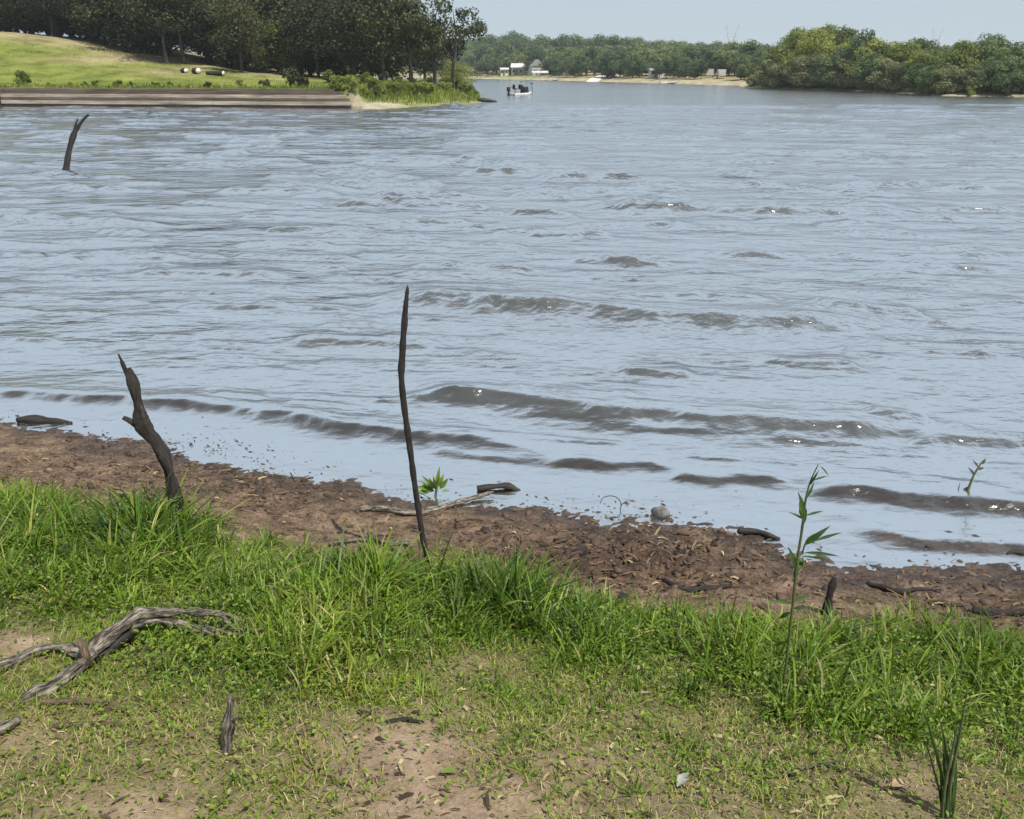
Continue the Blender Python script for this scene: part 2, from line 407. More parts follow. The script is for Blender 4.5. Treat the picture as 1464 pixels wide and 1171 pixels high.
def ridge_h(x, y):
    h = np.zeros_like(x)
    for ri, (P, amp, fr, bk) in enumerate(RIDGES):
        named = ri < N_NAMED
        x0, x1 = P[0, 0], P[-1, 0]
        sel = (x > x0 - .2) & (x < x1 + .2) & (y > P[:, 1].min() - 4 * bk) & (y < P[:, 1].max() + 4 * bk)
        if not sel.any(): continue
        xs, ys = x[sel], y[sel]
        wob = (fbm(xs * 1.2 / (fr * 5), ys * .2, 3, int(amp * 9000)) - .5)
        yc = np.interp(xs, P[:, 0], P[:, 1]) + wob * fr * (1.3 if named else 2.2) + fr * (.7 if named else 1.1) * (fbm(xs * 1.3 / fr, ys * .5 / fr, 3, 79) - .5)
        t = (xs - x0) / (x1 - x0)
        env = ss(0, .16, t) * (1 - ss(.8, 1.0, t)) * ((.72 if named else .5) + (.6 if named else .9) * fbm(xs * .9 / (fr * 5), ys * .1 + 3, 3, 77))
        dy = ys - yc
        s = np.where(dy < 0, dy / fr, dy / bk)
        h[sel] += amp * env * np.where(dy < 0, np.exp(-np.abs(s) ** 1.35 * 1.15), np.exp(-s * s))
    return h
def wave_h(x, y):
    _d = np.maximum(y - shore_y(x), 0)
    wob = fbm(x * .35, y * .35, 3, 51) * 5
    h = np.zeros_like(x)
    gust = .35 + 1.1 * fbm(x * .11, y * .22, 3, 57)
    for (lam, ang, amp, ph, k) in [(1.7, -14, .013, 0, 1.0), (1.05, -4, .008, 1.3, 1.4), (.62, -22, .0055, 2.1, 1.9), (.43, 6, .0034, .7, 2.3), (2.9, -9, .018, 4.0, .8)]:
        a = R(ang); u = -x * math.sin(a) + y * math.cos(a); v = x * math.cos(a) + y * math.sin(a)
        am = amp * 2.0 * np.clip(fbm(v * .55 / lam + 3 * ph, u * .45 / lam + ph, 2, 60 + int(ph * 10)) - .25, 0, 1)
        ang_ = u * 2 * math.pi / lam + wob * k + ph
        c = np.sin(ang_)
        h += am * (c + .28 * np.sin(2 * ang_ + 1.3))
    h *= gust * ss(.2, 2.2, _d) + .04
    # long soft offshore chop
    h += .035 * (fbm(x * .22, y * .55, 3, 66) - .5) * ss(8, 20, y)
    h += ridge_h(x, y)
    h += .011 * (fbm(x * 2.3 + y, y * 7, 4, 71) - .5) * ss(.3, 1.5, _d) * (.5 + fbm(x * .3, y * .6, 2, 73))
    # ragged little ripples close to shore on the left, where scum collects
    return h
ys = [2.0]; s = .03
while ys[-1] < 1100:
    if ys[-1] < 4: s = .03
    elif ys[-1] < 12: s = .022
    else: s = max(.022, ys[-1] * .0033) if ys[-1] < 80 else ys[-1] * .03
    ys.append(ys[-1] + s)
ys = np.array(ys)
u = np.linspace(-1, 1, 440); u = np.sign(u) * (.62 * np.abs(u) + .38 * np.abs(u) ** 4)
WX = u[None, :] * (8 + ys[:, None] * 1.15); WY = np.repeat(ys[:, None], len(u), 1)
x, y = WX.ravel(), WY.ravel()
WZ = np.where(y < 120, wave_h(x, y), 0.0)
gz = np.where((np.abs(x) < 60) & (y < 30), bank_z(x, y, True), -3.0)
depth = np.clip(-gz + .005, 0, 3)
me = np_mesh('water', np.stack([x, y, WZ], 1), grid_faces(len(u), len(ys)), None, True, {'depth': depth})
m, nt, N, L = mat_new('lake_water')
out = N.new('ShaderNodeOutputMaterial')
tc = N.new('ShaderNodeTexCoord')
def wnoise(sx, sy, rot, detail, rough=.55):
    mp = N.new('ShaderNodeMapping'); mp.inputs['Scale'].default_value = (sx, sy, 1); mp.inputs['Rotation'].default_value = (0, 0, R(rot))
    L.new(tc.outputs['Object'], mp.inputs[0])
    n = ND(nt, 'ShaderNodeTexNoise', Scale=1.0, Detail=detail, Roughness=rough); L.new(mp.outputs[0], n.inputs['Vector']); return n.outputs['Fac']
def mathn(op, a, b2=None, c2=None):
    n = ND(nt, 'ShaderNodeMath', operation=op)
    for i, v in enumerate((a, b2, c2)):
        if v is None: continue
        if isinstance(v, (int, float)): n.inputs[i].default_value = v
        else: L.new(v, n.inputs[i])
    return n.outputs[0]
big = wnoise(.55, 1.0, 8, 4)           # metre-scale chop for the open water
mid = wnoise(2.3, 4.6, 10, 4, .6)
fine = wnoise(10, 18, 6, 4, .6)
gust = wnoise(.05, .16, 4, 2)
dA = ND(nt, 'ShaderNodeAttribute', attribute_name='depth').outputs['Fac']
calm = ND(nt, 'ShaderNodeMapRange', interpolation_type='SMOOTHSTEP'); L.new(dA, calm.inputs[0]); calm.inputs[1].default_value = .0; calm.inputs[2].default_value = .4; calm.inputs[3].default_value = .5; calm.inputs[4].default_value = 1.0
gk = mathn('MULTIPLY_ADD', gust, 1.2, .2)
opn = ND(nt, 'ShaderNodeMapRange', interpolation_type='SMOOTHSTEP'); L.new(dA, opn.inputs[0]); opn.inputs[1].default_value = .3; opn.inputs[2].default_value = 2.6; opn.inputs[3].default_value = .24; opn.inputs[4].default_value = .25
h = mathn('MULTIPLY', big, opn.outputs[0])
h = mathn('MULTIPLY_ADD', mid, .034, h)
h = mathn('MULTIPLY_ADD', fine, .0095, h)
h = mathn('MULTIPLY', h, gk)
h = mathn('MULTIPLY', h, calm.outputs[0])
bp = ND(nt, 'ShaderNodeBump', Strength=1.0, Distance=1.0); L.new(h, bp.inputs['Height'])
lw = ND(nt, 'ShaderNodeLayerWeight', Blend=.5); L.new(bp.outputs[0], lw.inputs['Normal'])
fr = ramp(nt, [(0.0, (.04,) * 3), (.22, (.07,) * 3), (.33, (.24,) * 3), (.42, (.74,) * 3), (.5, (.97,) * 3), (.74, (.94,) * 3), (.93, (.80,) * 3)]); L.new(lw.outputs['Facing'], fr.inputs[0])
gl = ND(nt, 'ShaderNodeBsdfGlossy', Roughness=.14); gl.inputs['Color'].default_value = (.98, .985, 1, 1); L.new(bp.outputs[0], gl.inputs['Normal'])
df = N.new('ShaderNodeBsdfDiffuse'); df.inputs['Color'].default_value = (.056, .056, .054, 1); L.new(bp.outputs[0], df.inputs['Normal'])
tr = N.new('ShaderNodeBsdfTransparent'); tr.inputs['Color'].default_value = (.9, .88, .82, 1)
op = ND(nt, 'ShaderNodeMapRange'); L.new(dA, op.inputs[0]); op.inputs[1].default_value = .0; op.inputs[2].default_value = .32; op.inputs[3].default_value = .0; op.inputs[4].default_value = 1.0
body = N.new('ShaderNodeMixShader'); L.new(op.outputs[0], body.inputs[0]); L.new(tr.outputs[0], body.inputs[1]); L.new(df.outputs[0], body.inputs[2])
fin = N.new('ShaderNodeMixShader'); L.new(fr.outputs[0], fin.inputs[0]); L.new(body.outputs[0], fin.inputs[1]); L.new(gl.outputs[0], fin.inputs[2])
L.new(fin.outputs[0], out.inputs[0])
me.materials.append(m)
tag(link('water', me), kind='structure')

# ------------------------------------------------------------------ near grass (uncountable)
PAL = np.array([(.018, .040, .006), (.062, .122, .012), (.128, .208, .022), (.235, .285, .040), (.30, .26, .11), (.40, .33, .18)])
def blades(root, L_, W_, yaw, lean, droop, twist, colr, seg=4):
    n = len(root); t = np.linspace(0, 1, seg + 1)
    dx, dy = np.cos(yaw), np.sin(yaw)
    hor = lean[:, None] * L_[:, None] * (t[None] ** 1.5)
    up = L_[:, None] * (t[None] * np.sqrt(np.maximum(1 - .55 * lean[:, None] ** 2, .15)) - droop[:, None] * t[None] ** 3)
    px_ = root[:, 0:1] + dx[:, None] * hor; py_ = root[:, 1:2] + dy[:, None] * hor; pz_ = root[:, 2:3] + up
    w_ = W_[:, None] * np.array([.7, 1.0, .9, .6, .06] if seg == 4 else [.8, 1.0, .7, .08])[None]
    sx = np.cos(yaw + math.pi / 2 + twist)[:, None] * w_ / 2; sy = np.sin(yaw + math.pi / 2 + twist)[:, None] * w_ / 2
    A_ = np.stack([px_ - sx, py_ - sy, pz_], 2); B_ = np.stack([px_ + sx, py_ + sy, pz_ + .15 * w_], 2)
    V_ = np.stack([A_, B_], 2).reshape(n, -1, 3)
    k = (seg + 1) * 2
    f = np.array([[2 * i, 2 * i + 1, 2 * i + 3, 2 * i + 2] for i in range(seg)])
    F_ = (np.arange(n)[:, None, None] * k + f[None]).reshape(-1, 4)
    C_ = np.repeat(colr[:, None, :], k, 1).reshape(-1, 3)
    return V_.reshape(-1, 3), F_, C_
def pal(v):
    v = np.clip(v, 0, 1) * (len(PAL) - 1)
    i = np.minimum(v.astype(int), len(PAL) - 2); f = (v - i)[:, None]
    return PAL[i] * (1 - f) + PAL[i + 1] * f
XR, YR0, YR1 = 5.0, .9, 6.6
def scatter(n):
    y = YR0 + (YR1 - YR0) * rng.random(n) ** .72
    x = rng.uniform(-1, 1, n) * np.minimum(XR, 1.25 + .78 * y)
    z = bank_z(x, y)
    return x, y, z
# tall tufts
x, y, z = scatter(15000)
px, py, gr, tl, ba = maps(x, y, z)
def bump2(cx, cy, rx, ry): return np.exp(-((px - cx) / rx) ** 2 - ((py - cy) / ry) ** 2)
hgt = .055 + .045 * tl + .13 * bump2(130, 780, 330, 75) + .19 * bump2(540, 850, 95, 38) + .19 * bump2(720, 868, 95, 42) + .12 * bump2(440, 940, 100, 70) + .11 * bump2(1250, 960, 330, 95) + .05 * bump2(900, 930, 200, 50) \
    + .12 * bump2(225, 770, 70, 40)
den = tl * (.42 + .5 * bump2(720, 860, 120, 50) + .5 * bump2(540, 850, 120, 45) + .4 * bump2(440, 930, 100, 80) + .45 * bump2(150, 800, 350, 90) + .4 * bump2(1250, 960, 330, 95)) * (1 - .8 * ba) \
    + .8 * bump2(440, 1095, 42, 45) + .25 * bump2(1120, 1110, 80, 20) + gr * (1 - ba) * (1 - tl) * .62 * ss(.42, .62, fbm(x * 2.6, y * 2.6, 3, 97))
den *= .25 + 1.5 * ss(.3, .72, fbm(x * 4.5, y * 4.5, 3, 91))
keep = rng.random(len(x)) < den * 1.15
ba = ba[keep]; x, y, z, px, py, hgt = x[keep], y[keep], z[keep], px[keep], py[keep], hgt[keep]
hue = .37 - .05 * tl[keep] + .40 * (fbm(x * 3, y * 3, 3, 95) - .5) + .28 * bump2(440, 940, 110, 90) + .3 * bump2(440, 1090, 60, 50) - .13 * bump2(200, 770, 200, 50) - .10 * bump2(545, 850, 100, 35) - .08 * bump2(720, 870, 100, 40) - .05 * bump2(1250, 960, 330, 95) 
nb = rng.integers(8, 22, len(x)); idx = np.repeat(np.arange(len(x)), nb); n = len(idx)
yaw = rng.uniform(0, 2 * math.pi, n); rad = np.abs(rng.normal(0, .022, n))
root = np.stack([x[idx] + np.cos(yaw) * rad, y[idx] + np.sin(yaw) * rad, z[idx] - .008], 1)
Lb = .92 * hgt[idx] * rng.uniform(.4, 1.4, n) * rng.uniform(.6, 1.25, len(x))[idx]
lean = np.clip(rng.normal(.62, .36, n) + rad * 4, .03, 1.35); droop = np.clip(rng.normal(.26, .2, n), 0, .68)
Wb = rng.uniform(.0026, .0072, n) * (.8 + 1.2 * Lb / .3)
colr = pal(hue[idx] + rng.normal(0, .075, n) + (rng.random(n) < .07) * .42) * rng.uniform(.55, 1.25, (n, 1)) * (.55 + .9 * fbm(x * 6, y * 6, 3, 99))[idx][:, None]
T1 = blades(root, Lb, Wb, yaw + rng.normal(0, .4, n), lean, droop, rng.normal(0, .5, n), colr)
# short weeds and thin turf
x, y, z = scatter(560000)
px, py, gr, tl, ba = maps(x, y, z)
den = gr * (1 - ba) * (.42 + .75 * fbm(x * 4, y * 4, 4, 101)) * (1 - .4 * ss(1000, 1130, py))
keep = rng.random(len(x)) < den * .85
x, y, z, px, py = x[keep], y[keep], z[keep], px[keep], py[keep]; n = len(x)
yaw = rng.uniform(0, 2 * math.pi, n)
Lb = rng.uniform(.014, .055, n) * (.55 + 1.0 * fbm(x * 3.5, y * 3.5, 3, 103))
dry = ss(930, 1120, py)
colr = pal(.47 + .10 * dry + .3 * (fbm(x * 3.3, y * 3.3, 3, 105) - .5) + rng.normal(0, .10, n) + (rng.random(n) < .12 + .42 * dry) * .36) * rng.uniform(.7, 1.25, (n, 1))
T2 = blades(np.stack([x, y, z - .004], 1), Lb, rng.uniform(.002, .0048, n), yaw, np.clip(rng.normal(.75, .3, n), .1, 1.3), np.clip(rng.normal(.25, .15, n), 0, .6), rng.normal(0, .6, n), colr, 3)
V = np.concatenate([T1[0], T2[0]]); F = np.concatenate([T1[1], T2[1] + len(T1[0])]); Cc = np.concatenate([T1[2], T2[2]])
tag(link('grass', np_mesh('grass', V, F, M_blade, True, cols={'Col': Cc})), kind='stuff', label='bright green tufted grass along the near bank', cat='grass')
# broad little leaves of low ground weeds
x, y, z = scatter(150000)
px, py, gr, tl, ba = maps(x, y, z)
den = gr * (1 - .7 * ba) * (.22 + .5 * tl + .75 * bump2(270, 950, 190, 60) + .4 * bump2(250, 1060, 220, 70) + .35 * bump2(900, 1060, 350, 70) + .35 * bump2(1100, 1120, 250, 50)) * (.3 + 1.2 * fbm(x * 5, y * 5, 3, 111))
keep = rng.random(len(x)) < den
x, y, z, px, py = x[keep], y[keep], z[keep], px[keep], py[keep]; n = len(x)
yaw = rng.uniform(0, 6.283, n); s_ = rng.uniform(.004, .0135, n); el = rng.normal(.25, .35, n); hz = rng.uniform(.003, .045, n) * (1 + 1.6 * tl[keep])
c_ = np.stack([x, y, z + hz], 1); d_ = np.stack([np.cos(yaw) * np.cos(el), np.sin(yaw) * np.cos(el), np.sin(el)], 1); e_ = np.stack([-np.sin(yaw), np.cos(yaw), rng.normal(0, .3, n)], 1)
V = np.stack([c_ - d_ * s_[:, None], c_ + e_ * s_[:, None] * .55 + [0, 0, .002], c_ + d_ * s_[:, None], c_ - e_ * s_[:, None] * .55 + [0, 0, .002]], 1).reshape(-1, 3)
F = np.arange(4 * n).reshape(-1, 4)
colr = pal(.40 + .25 * (fbm(x * 3, y * 3, 3, 115) - .5) + rng.normal(0, .1, n) + (rng.random(n) < .06) * .35)
tag(link('weeds', np_mesh('weeds', V, F, M_blade, False, cols={'Col': np.repeat(colr, 4, 0)})), kind='stuff', label='low olive green broad-leaved weeds in the thin turf', cat='weeds')
# dry litter: straw bits, twigs, leaf flakes
x, y, z = scatter(80000)
px, py, gr, tl, ba = maps(x, y, z)
_, D = bank_base(x, y)
mudb = ss(-.05, .1, D) * (1 - gr)
drk = bump2(870, 805, 260, 45) + bump2(330, 690, 260, 45) * .6 + bump2(1420, 870, 130, 30)
den = mudb * (.05 + .55 * drk) + gr * (.10 + .22 * ba + .12 * ss(940, 1100, py))
keep = rng.random(len(x)) < den
x, y, z, px, py, gr2, drk2 = x[keep], y[keep], z[keep], px[keep], py[keep], gr[keep], drk[keep]; n = len(x)
yaw = np.where(rng.random(n) < .5, rng.normal(0, .5, n), rng.uniform(0, 6.283, n))
ln = np.clip(rng.lognormal(-4.0, .6, n) * np.where(gr2 < .5, 1.5, .85), .006, .14); wd = np.clip(ln * rng.uniform(.06, .4, n), .0025, .012); tl_ = rng.normal(0, .18, n)
c_ = np.stack([x, y, z + .004 + rng.uniform(0, .008, n)], 1)
d_ = np.stack([np.cos(yaw), np.sin(yaw), tl_], 1); e_ = np.stack([-np.sin(yaw), np.cos(yaw), rng.normal(0, .35, n)], 1)
hL = (ln / 2)[:, None]; hW = (wd / 2)[:, None]; up = np.array([[0, 0, 1.0]]) * wd[:, None] * .6
V = np.stack([c_ - d_ * hL - e_ * hW, c_ - d_ * hL + e_ * hW, c_ + d_ * hL * .1 + e_ * hW + up, c_ + d_ * hL * .1 - e_ * hW + up, c_ + d_ * hL + e_ * hW * .4, c_ + d_ * hL - e_ * hW * .4], 1).reshape(-1, 3)
F = (np.arange(n)[:, None, None] * 6 + np.array([[0, 1, 2, 3], [3, 2, 4, 5]])[None]).reshape(-1, 4)
base = np.where((rng.random(n) < np.where(gr2 > .5, .5, .05))[:, None], np.array([[.27, .235, .12]]), np.where((rng.random(n) < .5)[:, None], np.array([[.05, .032, .021]]), np.array([[.13, .085, .052]])))
colr = base * rng.uniform(.5, 1.3, (n, 1))
tag(link('leaf_litter', np_mesh('leaf_litter', V, F, M_litter, False, cols={'Col': np.repeat(colr, 6, 0)})), kind='stuff', label='dead straw, twigs and leaf flakes strewn over the bank', cat='litter')
# mud clods
x, y, z = scatter(26000)
px, py, gr, tl, ba = maps(x, y, z); _, D = bank_base(x, y)
drk = bump2(860, 800, 240, 42) + .6 * bump2(1420, 870, 130, 30) + .35 * bump2(300, 680, 260, 45) + .2 * bump2(590, 1040, 60, 14)
keep = rng.random(len(x)) < ss(.0, .15, D) * (1 - gr) * (.03 + .8 * drk) + .3 * bump2(575, 1030, 55, 10)
x, y, z = x[keep], y[keep], z[keep]; n = len(x); dk = drk[keep]
phi = (1 + 5 ** .5) / 2
ico = np.array([(-1, phi, 0), (1, phi, 0), (-1, -phi, 0), (1, -phi, 0), (0, -1, phi), (0, 1, phi), (0, -1, -phi), (0, 1, -phi), (phi, 0, -1), (phi, 0, 1), (-phi, 0, -1), (-phi, 0, 1)]) / 1.9
icf = np.array([(0, 11, 5), (0, 5, 1), (0, 1, 7), (0, 7, 10), (0, 10, 11), (1, 5, 9), (5, 11, 4), (11, 10, 2), (10, 7, 6), (7, 1, 8), (3, 9, 4), (3, 4, 2), (3, 2, 6), (3, 6, 8), (3, 8, 9), (4, 9, 5), (2, 4, 11), (6, 2, 10), (8, 6, 7), (9, 8, 1)])
sz = np.clip(rng.lognormal(-4.55, .6, n), .004, .036)
yaw = rng.uniform(0, 6.28, n); co, si = np.cos(yaw), np.sin(yaw)
P = ico[None] * (sz[:, None, None]) * rng.uniform(.6, 1.35, (n, 12, 1)) * np.stack([rng.uniform(.9, 2.0, n), rng.uniform(.7, 1.1, n), rng.uniform(.45, .8, n)], 1)[:, None, :]
V = np.stack([P[..., 0] * co[:, None] - P[..., 1] * si[:, None] + x[:, None], P[..., 0] * si[:, None] + P[..., 1] * co[:, None] + y[:, None], P[..., 2] + z[:, None] + .15 * sz[:, None]], 2).reshape(-1, 3)
F = (np.arange(n)[:, None, None] * 12 + icf[None]).reshape(-1, 3)
colr = np.array([[.065, .041, .028]]) * rng.uniform(.25, 1.8, (n, 1)) * (1 - .35 * np.clip(dk, 0, 1))[:, None]
tag(link('mud_clods', np_mesh('mud_clods', V, F, M_clod, True, cols={'Col': np.repeat(colr, 12, 0)})), kind='stuff', label='dark crumbly clods of mud on the bare shore', cat='mud')
# floating scum flecks along the waterline
n = 2600
x = rng.uniform(-4.6, 3.8, n); off = np.abs(rng.normal(0, .22, n)) + np.clip(vnoise(x * .9, x * 0, 3) - .4, 0, 1) * .5
y = shore_y(x) + off * rng.uniform(.2, 1.4, n) - .04
px, py = proj(x, y, 0 * x)
keep = rng.random(n) < (.10 + .55 * bump2(330, 650, 170, 50) + .5 * bump2(880, 735, 140, 25))
x, y = x[keep], y[keep]; n = len(x); z = np.maximum(wave_h(x, y), bank_z(x, y)) + .004
yaw = rng.normal(-.2, .5, n); ln = np.clip(rng.lognormal(-4.6, .6, n), .003, .03); wd = ln * rng.uniform(.15, .5, n)
d_ = np.stack([np.cos(yaw), np.sin(yaw), 0 * x], 1); e_ = np.stack([-np.sin(yaw), np.cos(yaw), 0 * x + .3], 1); c_ = np.stack([x, y, z], 1)
V = np.stack([c_ - d_ * ln[:, None], c_ - e_ * wd[:, None], c_ + d_ * ln[:, None], c_ + e_ * wd[:, None]], 1).reshape(-1, 3)
colr = np.where((rng.random(n) < .25)[:, None], np.array([[.16, .15, .12]]), np.array([[.05, .045, .035]])) * rng.uniform(.5, 1.3, (n, 1))
tag(link('floating_debris', np_mesh('floating_debris', V, np.arange(4 * n).reshape(-1, 4), M_litter, False, cols={'Col': np.repeat(colr, 4, 0)})), kind='stuff', label='small bits of debris floating at the water edge', cat='debris')

# ------------------------------------------------------------------ sticks and driftwood
def upright(pts, Y, dY=0.0):
    """pixel outline of a standing stick -> points in the upright plane at its foot"""
    out_ = []; n_ = len(pts)
    for i, (a, b2, r) in enumerate(pts):
        Yi = Y + dY * i / max(n_ - 1, 1)
        p = atY(a, b2, Yi); zc = Yi * ct + (CAM_H - p.z) * st
        out_.append((p, r * zc / FPX))
    return [p for p, _ in out_], [r for _, r in out_]
def stick(pts, foot, n=9, dY=0.0, sub=5, rough=.16, seed=1, mbx=None):
    P, Rr = upright(pts, foot.y, dY)
    mbx = mbx or MB()
    return mbx.tube(P, Rr, n, sub, rough, seed)
def rooted(name, o_list, foot):
    e = empty(name, foot)
    for o in o_list:
        o.parent = e; o.matrix_parent_inverse = Matrix.Translation(-Vector(foot))
    return e

# tall thin pole
f = ground_at(611, 812)
o = stick([(613, 822, 4.2), (611, 800, 4), (603, 760, 4), (594, 700, 4.2), (586, 640, 4.4), (579, 590, 4.6), (574, 540, 4.6), (576, 490, 4.8), (580, 440, 4), (582, 418, 2.6), (582.5, 408, .8)], f, seed=3, rough=.15, dY=.1, sub=8).obj('pole', M_bark_dark)
e = rooted('dead_pole', [o], f); tag(e, 'tall thin dark bare pole stuck upright in the mud at the grass edge', 'stick')
# crooked stake at left
f = ground_at(257, 752)
ob = stick([(260, 772, 10), (256, 745, 8), (249, 708, 8), (240, 668, 8.2), (226, 636, 8.6), (206, 609, 9.6), (200, 590, 8.6), (194, 560, 7.6), (187, 538, 6), (183, 526, 2.8)], f, n=12, seed=5, rough=.34, dY=.06, sub=8).obj('shaft', M_bark_dark)
o2 = stick([(189, 550, 4), (181, 533, 3.4), (175, 519, 2.6), (169, 506, .8)], f + Vector((0, .07, 0)), seed=6).obj('splinter', M_bark_dark)
o3 = stick([(212, 615, 8), (197, 608, 6.5), (186, 602, 4.8), (176, 597, 2.8)], f + Vector((0, .05, 0)), seed=7).obj('broken_stub', M_bark_dark)
e = rooted('crooked_stake', [ob, o2, o3], f); tag(e, 'thick crooked dead stake with a splintered top in the grass at left', 'stick')
# snag out in the lake
f = atz(95, 243)
ob = stick([(92, 250, 4.4), (95, 240, 4.2), (99, 215, 4), (105, 194, 3.8), (108, 186, 3)], f, seed=8).obj('trunk', M_wetwood)
o2 = stick([(106, 192, 2.6), (114, 178, 2.2), (121, 169, 1.8), (127, 164, 1.4)], f, seed=9).obj('fork', M_wetwood)
o3 = stick([(106, 190, 2.4), (108, 180, 1.8), (111, 170, .8)], f, seed=10).obj('fork', M_wetwood)
o4 = stick([(93, 243, 2.4), (98, 244, 2.2), (102, 246, 1)], f, seed=11).obj('root', M_wetwood)
e = rooted('lake_snag', [ob, o2, o3, o4], f); tag(e, 'dark forked snag standing out of the open water at left', 'snag')
# short stub on the right
f = ground_at(1182, 878)
o = stick([(1180, 892, 7), (1182, 872, 6.5), (1186, 850, 6), (1190, 836, 5), (1193, 825, 2.5)], f, seed=12, rough=.25).obj('stub', M_bark_dark)
e = rooted('broken_stick', [o], f); tag(e, 'short dark broken stick leaning from the grass edge at right', 'stick')

def lying(pts, seed=0, n=9, rough=.2, sub=5, mbx=None, flat=1.0):
    """pts: (px, py, radius in px, lift in m)"""
    P = []; Rr = []
    for a, b2, r, l in pts:
        p = ground_at(a, b2, l); zc = p.y * ct + (CAM_H - p.z) * st
        P.append(p); Rr.append(r * zc / FPX)
    return (mbx or MB()).tube(P, Rr, n, sub, rough, seed, flat)
# big weathered limb
f = ground_at(125, 955)
a1 = lying([(112, 958, 9, .0), (128, 937, 8.5, .04), (150, 914, 9, .07), (172, 897, 10, .10), (195, 882, 9, .12), (215, 877, 6.5, .125), (250, 874, 5.2, .12), (285, 876, 4.6, .10), (320, 879, 4, .08), (345, 888, 2, .05)], 21, 12, .42).obj('main_limb', M_drift)
a2 = lying([(185, 897, 8, .09), (215, 886, 7, .09), (250, 891, 6, .07), (285, 900, 5, .04), (315, 912, 3, .02)], 22).obj('lower_branch', M_drift)
a3 = lying([(135, 940, 10, .05), (105, 930, 8, .04), (75, 926, 7, .03), (45, 934, 7.5, .02), (10, 950, 8, .02), (-40, 968, 7, .02)], 23, 10, .32).obj('side_branch', M_drift)
a4 = lying([(125, 945, 9, .05), (100, 963, 10, .03), (78, 978, 11, .025), (55, 992, 10, .015), (34, 1002, 5, .01), (20, 1008, 2, .0)], 24, 10, .42).obj('torn_branch', M_drift)
a5 = lying([(126, 950, 7, .03), (122, 935, 7, .09), (117, 921, 6, .12), (115, 914, 2, .14)], 25).obj('knob', M_drift_brown)
a6 = lying([(318, 881, 4, .075), (335, 898, 3, .05), (362, 902, 2, .04), (380, 900, 1, .05)], 26, 6).obj('twig', M_drift)
a7 = lying([(290, 898, 4, .05), (330, 905, 3, .045), (355, 912, 1.5, .03)], 27, 6).obj('twig', M_drift)
a8 = lying([(138, 938, 8, .015), (160, 922, 12, .035), (182, 905, 11, .05), (202, 892, 6, .08)], 28, 10, .4).obj('shade_fill', M_wetwood)  # added dark tube standing in for the shade under the arch
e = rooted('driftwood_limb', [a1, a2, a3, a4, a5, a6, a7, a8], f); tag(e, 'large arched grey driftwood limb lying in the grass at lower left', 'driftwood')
# grey upright stub, lower left
f = ground_at(325, 1078)
o = stick([(324, 1090, 6), (325, 1072, 7), (324, 1050, 8), (328, 1030, 7.5), (329, 1008, 5.5), (327, 994, 2.5)], f, seed=31, rough=.3, dY=.05).obj('stub', M_drift)
o2 = stick([(327, 1034, 4), (336, 1028, 2.6), (345, 1025, 1)], f + Vector((0, .02, 0)), seed=32, n=6).obj('twig', M_drift)
e = rooted('weathered_stub', [o, o2], f); tag(e, 'small pale grey weathered wood stub standing in the thin grass', 'wood stub')
def lying_thing(name, pts, mat, label, cat='driftwood', seed=0, group=None, extra=None, **kw):
    mbx = lying(pts, seed, **kw)
    for ex in (extra or []): lying(ex, seed + 50, n=6, mbx=mbx)
    me_ = mbx.mesh(name, mat)
    c0 = Vector(mbx.v[0]); me_.transform(Matrix.Translation(-c0))
    o_ = link(name, me_, None, c0)
    tag(o_, label, cat, group); return o_
lying_thing('driftwood_piece', [(-20, 1050, 9, .02), (5, 1042, 10, .02), (28, 1030, 5, .015)], M_drift, 'pale broken wood chunk at the left edge below the big driftwood limb', seed=41)
lying_thing('stick', [(50, 1006, 5, .01), (110, 1003, 4, .012), (150, 1010, 3, .01), (185, 1018, 2, .01)], M_drift_brown, 'thin brown twig lying just below the torn end of the driftwood limb', 'twig', 42, n=6)
lying_thing('stick', [(70, 1040, 4, .01), (120, 1036, 4, .01), (190, 1036, 2, .01)], M_drift_brown, 'straight dark twig on the dry turf between the wood chunk and grey stub', 'twig', 43, n=6)
lying_thing('waterline_log', [(25, 601, 5, .02), (50, 600, 6, .025), (75, 602, 5, .02), (102, 606, 3, .01)], M_wetwood, 'black wet log lying on the waterline at the far left', 'log', 44)
lying_thing('stranded_branch', [(515, 728, 4, .02), (545, 727, 4.5, .02), (590, 734, 5, .02), (625, 728, 5, .02), (660, 717, 4, .025), (690, 708, 3, .04), (706, 703, 1.6, .05)], M_drift, 'long pale bent branch lying on the mud behind the tall pole', 'branch', 45)
lying_thing('wet_log', [(682, 699, 4, .03), (705, 696, 4.5, .04), (725, 695, 4.5, .04), (738, 700, 3.5, .02), (746, 704, 2, .0)], M_wetwood, 'black wet stick across the waterline right of the tall pole', 'log', 46)
lying_thing('short_stick', [(652, 745, 4.5, .01), (672, 741, 4.5, .012), (692, 742, 3.5, .01)], M_drift_brown, 'short brown stick on the mud right of the tall pole', 'stick', 47)
lying_thing('root_strand', [(470, 778, 2.4, .015), (500, 773, 3, .02), (530, 772, 3, .02), (560, 778, 3, .015), (578, 776, 4, .02), (590, 782, 2.6, .01)], M_drift, 'pale thin root along the grass edge left of the tall pole', 'root', 48, n=6)
lying_thing('dark_stick', [(1240, 834, 3, .01), (1265, 840, 4, .015), (1290, 846, 4, .012), (1310, 843, 3, .01), (1345, 845, 2, .01)], M_bark_dark, 'dark crooked stick lying on the mud right of the tall weed', 'stick', 49)
lying_thing('buried_root', [(1390, 872, 5, .01), (1425, 876, 5, .015), (1464, 876, 6, .02), (1510, 880, 5, .02)], M_bark_dark, 'dark root lying on the mud at the right edge', 'root', 50)
lying_thing('mud_stick', [(1055, 760, 4, .02), (1080, 760, 4.5, .02), (1100, 766, 4, .02), (1115, 772, 2.5, .01)], M_wetwood, 'black wet stick lying on the muddy spit at the waterline', 'stick', 51)
